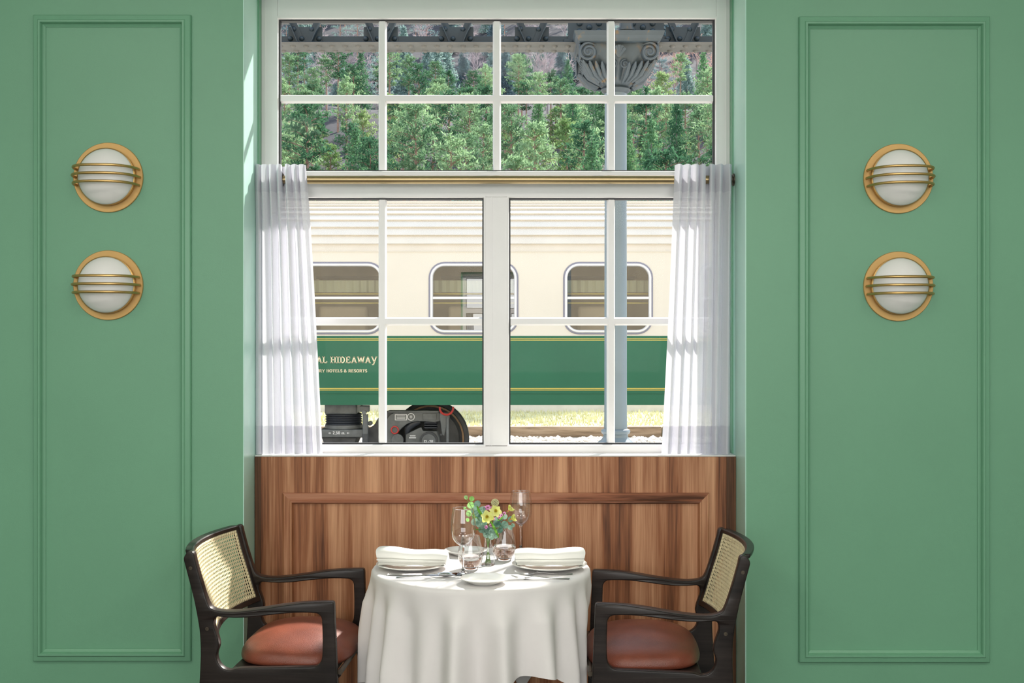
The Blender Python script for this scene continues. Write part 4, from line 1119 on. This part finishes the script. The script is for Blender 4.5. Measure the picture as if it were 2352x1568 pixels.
cmb('down_pipe', G().tube([(QX+.09,QY-.05,qz(75)),(QX+.09,QY-.05,qz(69))], .075, 20), 'castiron')

tr = thing('canopy_truss', (QX,QY,qz(120)), 'dark riveted steel lattice girder of the station canopy', 'girder')
def tb_(name, g, m='truss', **k): return build(name, g, M[m], tr, world=True, **k)
TX0, TX1 = QX-6.2, QX+4.5
F1 = QY-.15; F2 = QY+.155; zf = qz(100)+.0
zf = PZ(100, F1+CAMD)
def rivet(g, x, y, z, r=.024, ax='Y'):
    if ax == 'Y': g.lathe([(r,0),(r*.9,r*.5),(r*.5,r*.85),(.0005,r)], 10, (x,y,z), axis='Y')
    else: g.lathe([(r,0),(r*.9,-r*.4),(r*.5,-r*.7),(.0005,-r*.8)], 10, (x,y,z))
g = G().box(TX0, TX1, F1, F2, zf, zf+.014)
x = TX0+.05
while x < TX1:
    if abs(x-QX) > .36:
        rivet(g, x, F1+.08, zf, .026, 'Z'); rivet(g, x, F2-.06, zf, .026, 'Z')
    x += .1145
tb_('bottom_flange', g, 'flange', angle=40)
yc = QY-.02
for s0_, s1_ in ((TX0, QX-.085), (QX+.085, TX1)):
    g = G().box(s0_, s1_, yc-.010, yc, zf+.014, PZ(85,qd))
    tb_('chord_angle', g, bevel=.002)
    tb_('chord_angle', G().box(s0_, s1_, yc-.10, yc-.005, zf+.0145, zf+.026), bevel=.002)
tb_('top_chord', G().box(TX0, TX1, yc-.012, yc, 4.86, 5.0), bevel=.002)
tb_('top_chord', G().box(TX0, TX1, F1, F2, 5.0, 5.014))
tb_('rear_chord', G().box(TX0, TX1, QY+2.4, QY+2.43, 5.02, 5.10), 'flange', smooth=False)
zg0, zg1 = PZ(85,qd), PZ(64.5,qd)
for k in range(-8, 6):
    gx = PX(703,qd) + .663*(k+0) + (0 if k < 4 else 0)
    if abs(gx-QX) < .55 or gx > TX1 or gx < TX0: continue
    g = G().box(gx-.15, gx+.15, yc-.018, yc-.008, zf+.02, zg1); 
    for rx_, rz_ in ((-.10,.05),(-.03,-.035),(.06,.045),(.12,-.035),(-.13,-.035)): rivet(g, gx+rx_, yc-.018, (zg0+zg1)/2-.03+rz_)
    tb_('gusset', g, angle=40)
    for sg in (-1, 1):
        b_ = tb_('lattice_bar', G().bar((gx+sg*.030, yc-.022-.004*sg, zf+.03), (gx+sg*.34, yc-.022-.004*sg, 4.92), .058, .010, up=(0,-1,0)).bar((gx+sg*.030+.03*sg, yc-.05, zf+.03), (gx+sg*.34+.03*sg, yc-.05, 4.92), .008, .05, up=(0,-1,0)))
for sg in (-1, 1):
    x0, x1 = sorted((QX+sg*.085, QX+sg*.42))
    g = G().box(x0, x1, yc-.025, yc-.008, zf+.055, 4.95)
    cx_ = QX+sg*.235
    for rx_, py in ((-.085,57),(.085,57),(0,66),(-.085,75),(.085,75)): rivet(g, cx_+rx_, yc-.025, PZ(py,qd), .027)
    tb_('column_plate', g, angle=40)
    tb_('chord_angle', G().box(*sorted((QX+sg*.085, QX+sg*.46)), yc-.05, yc-.012, zf+.015, zf+.06), bevel=.002)

# street side of our own building (seen as a reflection in the coach windows)
M['stucco'] = pm('cream_stucco', (.46,.40,.30), .85, var=.1, vscale=2)
g = G(); g.box(-9, XL-.03, .462, .50, 0, 7); g.box(XR+.03, 9, .462, .50, 0, 7); g.box(XL-.03, XR+.03, .462, .50, ZH+.03, 7); g.box(XL-.03, XR+.03, .462, .50, 0, ZS-.05)
struct(build('facade', g, M['stucco'], smooth=False), 'cream outer face of the building wall', 'wall')
# ground planes -----------------------------------------------------------
M['paving'] = pm('pale_platform_paving', (.62,.59,.54), .8, var=.08, vscale=3)
M['gravel_g'] = pm('pale_ballast_bed', (.50,.47,.43), .9, var=.25, vscale=25, bmp=.6, bscale=60)
M['stone'] = pm('pale_ballast_stone', (.60,.57,.53), .85, var=.25, vscale=4)
M['grass_g'] = pm('dry_pale_grass', (.60,.58,.34), .9, var=.25, vscale=2, bmp=.5, bscale=40)
M['timber'] = wood('weathered_sleeper', True, dark=(.14,.10,.07), mid=(.26,.19,.13), lite=(.40,.31,.23), rough=.8)
struct(build('platform', G().box(-14, 14, .47, YD(12.4), -.25, ZP), M['paving'], smooth=False), 'station platform outside the window', 'platform')
struct(build('track_bed', G().box(-30, 30, YD(12.4), YD(20.4), -.4, -.10), M['gravel_g'], smooth=False), 'ballast bed under the coach', 'track bed')
struct(build('grass_verge', G().box(-40, 40, YD(20.3), YD(24.8), -.4, .06), M['grass_g'], smooth=False), 'pale grass strip behind the track', 'verge')
struct(build('far_platform', G().box(-40, 40, YD(24.8), YD(31), -.4, .30), M['paving'], smooth=False), 'pale concrete platform beyond the grass', 'platform')
g = G(); grn = random.Random(4)
ico = [(0,0,1),(.9,0,.4),(.28,.85,.4),(-.72,.53,.4),(-.72,-.53,.4),(.28,-.85,.4),(.72,.53,-.4),(-.28,.85,-.4),(-.9,0,-.4),(-.28,-.85,-.4),(.72,-.53,-.4),(0,0,-1)]
icf = [(0,1,2),(0,2,3),(0,3,4),(0,4,5),(0,5,1),(1,6,2),(2,7,3),(3,8,4),(4,9,5),(5,10,1),(6,7,2),(7,8,3),(8,9,4),(9,10,5),(10,6,1),(11,7,6),(11,8,7),(11,9,8),(11,10,9),(11,6,10)]
for k in range(3200):
    x = grn.uniform(-5.5, 5.5); yy = YD(grn.uniform(17.6, 20.0)); s_ = grn.uniform(.025,.06)
    g.add([(x+p[0]*s_*grn.uniform(.7,1.3), yy+p[1]*s_, -.095+p[2]*s_*.8) for p in ico], icf)
tag(build('ballast_stones', g, M['stone'], None, smooth=False, fix=False), 'loose pale ballast stones beside the far rail', 'ballast', kind='stuff')
g = G()
for k in range(9000):
    x = grn.uniform(-7, 7); yy = YD(grn.uniform(20.6, 24.7)); h_ = grn.uniform(.03,.10); a = grn.uniform(0,6.28); w_ = .012
    g.add([(x-w_*math.cos(a),yy-w_*math.sin(a),.06),(x+w_*math.cos(a),yy+w_*math.sin(a),.06),(x+grn.uniform(-.03,.03),yy+grn.uniform(-.03,.03),.06+h_)], [(0,1,2)])
tag(build('grass_blades', g, M['grass_g'], None, smooth=False, fix=False), 'short dry grass blades on the verge behind the track', 'grass', kind='stuff')
for x0, x1, lb in ((-7,-1.6,'weathered timber kerb at the far side of the track, seen beneath the coach near the wheel'),(-1.57,2.6,'weathered timber kerb at the far side of the track, left of the column'),(2.63,7,'weathered timber kerb at the far side of the track, right of the column')):
    tag(build('timber_kerb', G().box(x0, x1, YD(20.12), YD(20.28), -.10, .085), M['timber'], None, bevel=.012), lb, 'kerb', 'timber kerbs beside the track')
for yy, lb in ((YD(15.8), 'nearer steel rail under the coach'), (YD(17.3), 'farther steel rail under the coach')):
    g = G().loops([[(x, yy+a, z) for a, z in ((-.07,-.10),(.07,-.10),(.07,-.088),(.012,-.075),(.012,-.01),(.035,0),(.035,.03),(-.035,.03),(-.035,0),(-.012,-.01),(-.012,-.075),(-.07,-.088))] for x in (-14, 14)], caps=True)
    tag(build('steel_rail', g, M['tread'], None, smooth=False), lb, 'rail', 'rails of the track')
# fences glimpsed over the coach roof
M['mesh_green'] = pm('teal_fence_wire', (.10,.34,.32), .5)
M['corr'] = pm('corrugated_sheet', (.52,.58,.55), .5, var=.1, vscale=4)
sd = 26.5
lo = []
for k in range(181):
    x = PX(1160,sd) + (PX(1432,sd)-PX(1160,sd))*k/180
    lo.append([(x, YD(sd)+.04*math.sin(k*1.3), .30), (x, YD(sd)+.04*math.sin(k*1.3), 4.95)])
tag(build('corrugated_fence', G().loops(lo, closed=False), M['corr'], None, fix=False), 'pale corrugated sheet fence just showing above the coach roof', 'fence')
for x0, x1, lb in ((PX(1040,sd), PX(1116,sd), 'teal wire mesh fence above the coach roof, left of the mullion'), (PX(1440,sd), PX(1560,sd), 'green wire mesh fence above the coach roof, right of the column')):
    f = thing('wire_fence', ((x0+x1)/2, YD(sd), .30), lb, 'fence', 'wire fences beyond the coach')
    g = G(); n_ = int((x1-x0)/.075)
    for k in range(n_+1): g.box(x0+k*.075-.009, x0+k*.075+.009, YD(sd)-.009, YD(sd)+.009, .30, 4.95)
    for k in range(30): z = .4+k*.155; g.box(x0, x1, YD(sd)-.008, YD(sd)+.008, z-.008, z+.008)
    build('wire_mesh', g, M['mesh_green'], f, world=True, smooth=False)
    for x in (x0, x1): build('post', G().tube([(x,YD(sd)+.03,.30),(x,YD(sd)+.03,5.0)], .03, 8), M['mesh_green'], f, world=True)
# ================================================================== WOODED HILLSIDE
HP = [(28,-.05),(60,.03),(105,.070),(160,.135),(215,.190),(260,.200),(300,.205),(400,.270),(520,.345),(600,.36)]
def rho(d):
    for (a, ra), (b, rb) in zip(HP, HP[1:]):
        if d <= b: return ra+(rb-ra)*(d-a)/(b-a)
    return HP[-1][1]
def hz(x, d): return CAMH + d*rho(d) + (1.2*math.sin(x*.09+d*.05)+.8*math.sin(x*.21-d*.11))*min(1, (d-28)/80)
def litter():
    m, nt, N, L, b = mat_new('forest_floor'); v = coords(nt)
    n = noise(nt, v, .35, 5, .65)
    r = ramp(nt, n.outputs['Fac'], [(.30, (.018,.022,.030)), (.5, (.034,.034,.044)), (.62, (.055,.048,.052)), (.75, (.026,.042,.028))]); L.new(r.outputs['Color'], b.inputs['Base Color']); b.inputs['Roughness'].default_value = .95
    return m
M['litter'] = litter()
def hp(u, v):
    d = 28 + (600-28)*v**1.25; x = (u-.5)*2*(40+.42*d); return (x, YD(d), hz(x, d))
struct(build('hillside', G().grid(hp, 70, 90), M['litter'], angle=180), 'steep wooded hillside behind the railway', 'hillside')

M['pine'] = leafy('pine_needles', (.065,.165,.085), (.30,.45,.24), .48, .45, .85)
M['pine_yellow'] = leafy('young_pine_needles', (.15,.27,.09), (.40,.52,.24), .48, .55, .4)
M['spruce'] = leafy('spruce_needles', (.06,.17,.09), (.20,.38,.18), .40, .55, .4)
M['hazed_conifer'] = leafy('haze_tinted_needles', (.12,.19,.22), (.28,.40,.36), .45, .3, .5)  # far foliage colour shifted blue to stand for distance haze
M['bark'] = pm('reddish_pine_bark', (.40,.25,.19), .9, var=.25, vscale=2)
M['bark_grey'] = pm('grey_bark', (.30,.26,.25), .9, var=.2, vscale=2)
M['twig'] = leafy('bare_twigs', (.50,.42,.44), (.78,.68,.66), .25, .25, .6, .9)
M['twig_rust'] = leafy('rusty_twigs', (.62,.42,.36), (.86,.66,.56), .25, .25, .6, .9)
T = random.Random(21)
def tuft(g, p, L_, W_, up=.35):
    a = Vector((T.gauss(0,1), T.gauss(0,1), T.gauss(0,1)+up)).normalized(); b = a.orthogonal().normalized()
    b = (Matrix.Rotation(T.uniform(0,6.28), 3, a) @ b)
    p = Vector(p); q = p + a*L_
    g.add([p - b*W_*.35, p + a*L_*.5 - b*W_*.5, q, p + a*L_*.5 + b*W_*.5], [(0,1,2,3)])
def pad(g, c, rx, rz, n, L_, W_):
    for _ in range(n):
        while True:
            p = Vector((T.uniform(-1,1), T.uniform(-1,1), T.uniform(-1,1)))
            if p.length < 1: break
        tuft(g, (c[0]+p.x*rx, c[1]+p.y*rx, c[2]+p.z*rz), L_*T.uniform(.7,1.2), W_*T.uniform(.7,1.2))
def pine(H, h0, R, nb, mat, lab, name='pine_tree'):
    t = thing(name, (0,0,0), lab, 'tree', 'trees on the wooded hillside')
    g = G(); tw = G(); lean = T.uniform(-.3,.3)
    tw.tube([(0,0,-1.0),(lean*.3,0,H*.35),(lean,.1,H*.7),(lean*1.1,.1,H*.97)], [.19,.16,.11,.03], 7)
    for k in range(nb):
        f = (k+.5)/nb; h = H*(h0+(1-h0)*f**.9)*T.uniform(.97,1.02)
        sh = math.sin(PI*min(1, .12+.80*f))**.8 * (1-.15*f)
        r = R*sh*T.uniform(.65,1.15); a = k*2.39996+T.uniform(-.4,.4)
        c, s_ = math.cos(a), math.sin(a); cx = lean*h/H
        e = Vector((cx+r*c, r*s_, h + r*.22))
        tw.tube([(cx, .05, h-r*.1), tuple(Vector((cx,.05,h)).lerp(e,.5)), tuple(e)], [.045,.03,.012], 4)
        for q in (.45,.75,1.0):
            if r*q < .3: continue
            p = Vector((cx,.05,h)).lerp(e, q); pad(g, p+Vector((0,0,.12)), .30+.28*r*.4, .22, int(13+9*q), .46, .15)
    pad(g, (lean*1.1,.1,H*.97), .5, .6, 60, .46, .15)
    build('foliage', g, mat, t, fix=False, smooth=False); build('trunk', tw, M['bark'], t)
    return t
def conifer(H, R, mat, lab, name='spruce_tree', dens=1.0, L_=.5, W_=.17):
    t = thing(name, (0,0,0), lab, 'tree', 'trees on the wooded hillside')
    g = G(); tw = G().tube([(0,0,-1),(0,0,H*.5),(0,0,H)], [.20,.12,.015], 7)
    n = int(26*dens)
    for k in range(n):
        f = k/n; h = H*(.10+.88*f); r = R*(1-f)**.85*T.uniform(.8,1.1)+.12
        m_ = max(4, int(9*(1-f)+3))
        for q in range(m_):
            a = 2*PI*q/m_+k*.7+T.uniform(-.2,.2); c, s_ = math.cos(a), math.sin(a); rr = r*T.uniform(.75,1.1)
            for w in (.35,.6,.85,1.0):
                if rr*w < .15: continue
                pad(g, (rr*w*c, rr*w*s_, h - rr*w*.28), .16+.08*rr, .12, 4 if w > .5 else 3, L_, W_)
    pad(g, (0,0,H), .12, .3, 10, .4, .1)
    build('foliage', g, mat, t, fix=False, smooth=False); build('trunk', tw, M['bark_grey'], t)
    return t
def bare(H, R, mat, lab, name='bare_tree'):
    t = thing(name, (0,0,0), lab, 'tree', 'trees on the wooded hillside')
    g = G(); tw = G().tube([(0,0,-1),(.1,0,H*.4),(.05,.1,H*.75)], [.22,.16,.07], 7)
    def br(p, d_, L_, lev):
        q = p + d_*L_
        g.tube([tuple(p), tuple(q)], [.030*L_*(.9 if lev < 2 else .62)+.012, .010+.010*L_], 3, cap=False)
        if lev == 3: return
        for _ in range(5 if lev else 5):
            nd = (d_ + Vector((T.gauss(0,.55), T.gauss(0,.55), T.gauss(.12,.4)))).normalized()
            br(p + d_*L_*T.uniform(.45,1.0), nd, L_*T.uniform(.5,.72), lev+1)
    for k in range(11):
        h = H*(.28+.045*k); a = k*2.4
        br(Vector((.05,.05,h)), Vector((math.cos(a),math.sin(a),1.0+.08*k)).normalized(), R*T.uniform(.45,.62), 1)
    build('crown', g, mat, t, fix=False, smooth=False); build('trunk', tw, M['bark_grey'], t)
    return t
L1 = 'tall green pine with a reddish trunk among the near hillside pines'
L2 = 'bright yellowish green young pine on the near hillside'
L3 = 'dark green pointed spruce among the hillside pines'
L4 = 'conifer on the far slope above the pines, bluish haze painted into its colour'
L5 = 'bare pinkish grey tree on the far slope above the pines'
L6 = 'bare rusty pink tree on the far slope right of the column capital'
P_pine = [pine(11.5,.42,2.3,30,M['pine'],L1), pine(12.5,.52,2.1,26,M['pine'],L1), pine(10.5,.34,2.4,32,M['pine'],L1), pine(13,.60,2.2,24,M['pine'],L1)]
P_young = [pine(7.5,.12,2.0,34,M['pine_yellow'],L2), pine(8.5,.15,2.2,36,M['pine_yellow'],L2)]
P_spr = [conifer(12.5,2.5,M['spruce'],L3), conifer(11,2.2,M['spruce'],L3)]
P_far = [conifer(15,3.6,M['hazed_conifer'],L4,'far_conifer',.9,.9,.34), pine(14,.25,3.6,26,M['hazed_conifer'],L4,'far_conifer')]
P_bare = [bare(14,5.0,M['twig'],L5), bare(13,4.6,M['twig'],L5)]
P_rust = [bare(13,5.0,M['twig_rust'],L6)]
used = set(); cells = []
def place(protos, x, d, k):
    p = protos[k % len(protos)]
    s = T.uniform(.85,1.15); loc = (x, YD(d), hz(x, d)-.2); rz = T.uniform(0,6.28)
    if p.name not in used: used.add(p.name); p.location = loc; p.rotation_euler = (0,0,rz); p.scale = (s,s,s); return
    dup(p, loc, rz, scale=(s,s,s*T.uniform(.95,1.1)))
def scatter(d0, d1, gap, ktest, lo=-.32, hi=.28):
    pts = []
    n = 0
    while n < 14000:
        n += 1
        d = math.sqrt(T.uniform(d0*d0, d1*d1)); x = T.uniform(lo, hi)*d
        if all((x-a)**2+((d-b)*.8)**2 > gap*gap for a, b in pts): pts.append((x, d))
    return pts
near = scatter(92, 216, 6.0, None)
for i, (x, d) in enumerate(near):
    q = x/d; v = T.random()
    if v < (.30 if q > .02 else .06): place(P_spr, x, d, i)
    elif v > .80: place(P_young, x, d, i)
    else: place(P_pine if q > -.08 else P_pine[1::2], x, d, i)
far = scatter(238, 500, 9.6, None)
for i, (x, d) in enumerate(far):
    q = x/d; v = T.random()
    if q > .115 and d < 400: place(P_rust, x, d, i) if v < .75 else place(P_far, x, d, i)
    elif v < .40: place(P_bare, x, d, i)
    else: place(P_far, x, d, i)
print('TREES', len(near), len(far))

# ================================================================== LIGHT
w = bpy.data.worlds.new('sky'); SC.world = w; w.use_nodes = True
bgn = w.node_tree.nodes['Background']
tc = w.node_tree.nodes.new('ShaderNodeTexCoord'); sp = w.node_tree.nodes.new('ShaderNodeSeparateXYZ')
w.node_tree.links.new(tc.outputs['Generated'], sp.inputs[0])
rp = w.node_tree.nodes.new('ShaderNodeValToRGB'); w.node_tree.links.new(sp.outputs['Z'], rp.inputs['Fac'])
rp.color_ramp.elements[0].position = 0; rp.color_ramp.elements[0].color = (.98,.98,1.0,1)
rp.color_ramp.elements[1].position = .8; rp.color_ramp.elements[1].color = (.66,.80,1.0,1)
w.node_tree.links.new(rp.outputs['Color'], bgn.inputs['Color']); bgn.inputs['Strength'].default_value = SKY
def light(name, kind, loc, rot, energy, size=None, sy=None, col=(1,1,1)):
    l = bpy.data.lights.new(name, kind); o = bpy.data.objects.new(name, l); COL.objects.link(o); o.location = loc; o.rotation_euler = rot; l.energy = energy; l.color = col
    if kind == 'AREA': l.shape = 'RECTANGLE'; l.size = size; l.size_y = sy or size
    return o
sun = light('sun', 'SUN', (10,10,10), (0,0,0), SUN, col=(1,.95,.87)); sun.data.angle = .035
sun.rotation_euler = Vector(SUNDIR).to_track_quat('-Z','Y').to_euler()
# added fill lights, out of view: one at the back wall, others under the ceiling
light('back_wall_fill', 'AREA', (0,-8.5,2.3), (math.radians(90),0,0), BACK_FILL_E, 6.0, 2.2, (1,1,1))  # unseen fill added to brighten the room
for i, (x, y) in enumerate(((-2.4,-3.2),(0,-3.6),(2.4,-3.2),(-2.4,-6.2),(2.4,-6.2))):
    light('ceiling_fill', 'AREA', (x,y,3.70), (0,0,0), CEIL_FILL_E, .9, .9, (1,.93,.85))  # fill added overhead, no fixtures modelled

cam = bpy.data.cameras.new('camera'); co_ = bpy.data.objects.new('camera', cam); COL.objects.link(co_)
co_.location = (0,-CAMD,CAMH); co_.rotation_euler = (math.radians(90),0,0)
cam.sensor_width = 36; cam.lens = F/2352*36; cam.clip_end = 2000; cam.clip_start = .05
SC.camera = co_
SC.view_settings.view_transform = 'Standard'; SC.view_settings.look = 'None'; SC.view_settings.gamma = 1; SC.view_settings.use_curve_mapping = False
SC.view_settings.exposure = 0
SC.cycles.max_bounces = 10; SC.cycles.transparent_max_bounces = 24; SC.cycles.transmission_bounces = 10
SC.cycles.caustics_refractive = False; SC.cycles.caustics_reflective = False
SC.cycles.sample_clamp_indirect = 6
SC.cycles.use_denoising = True
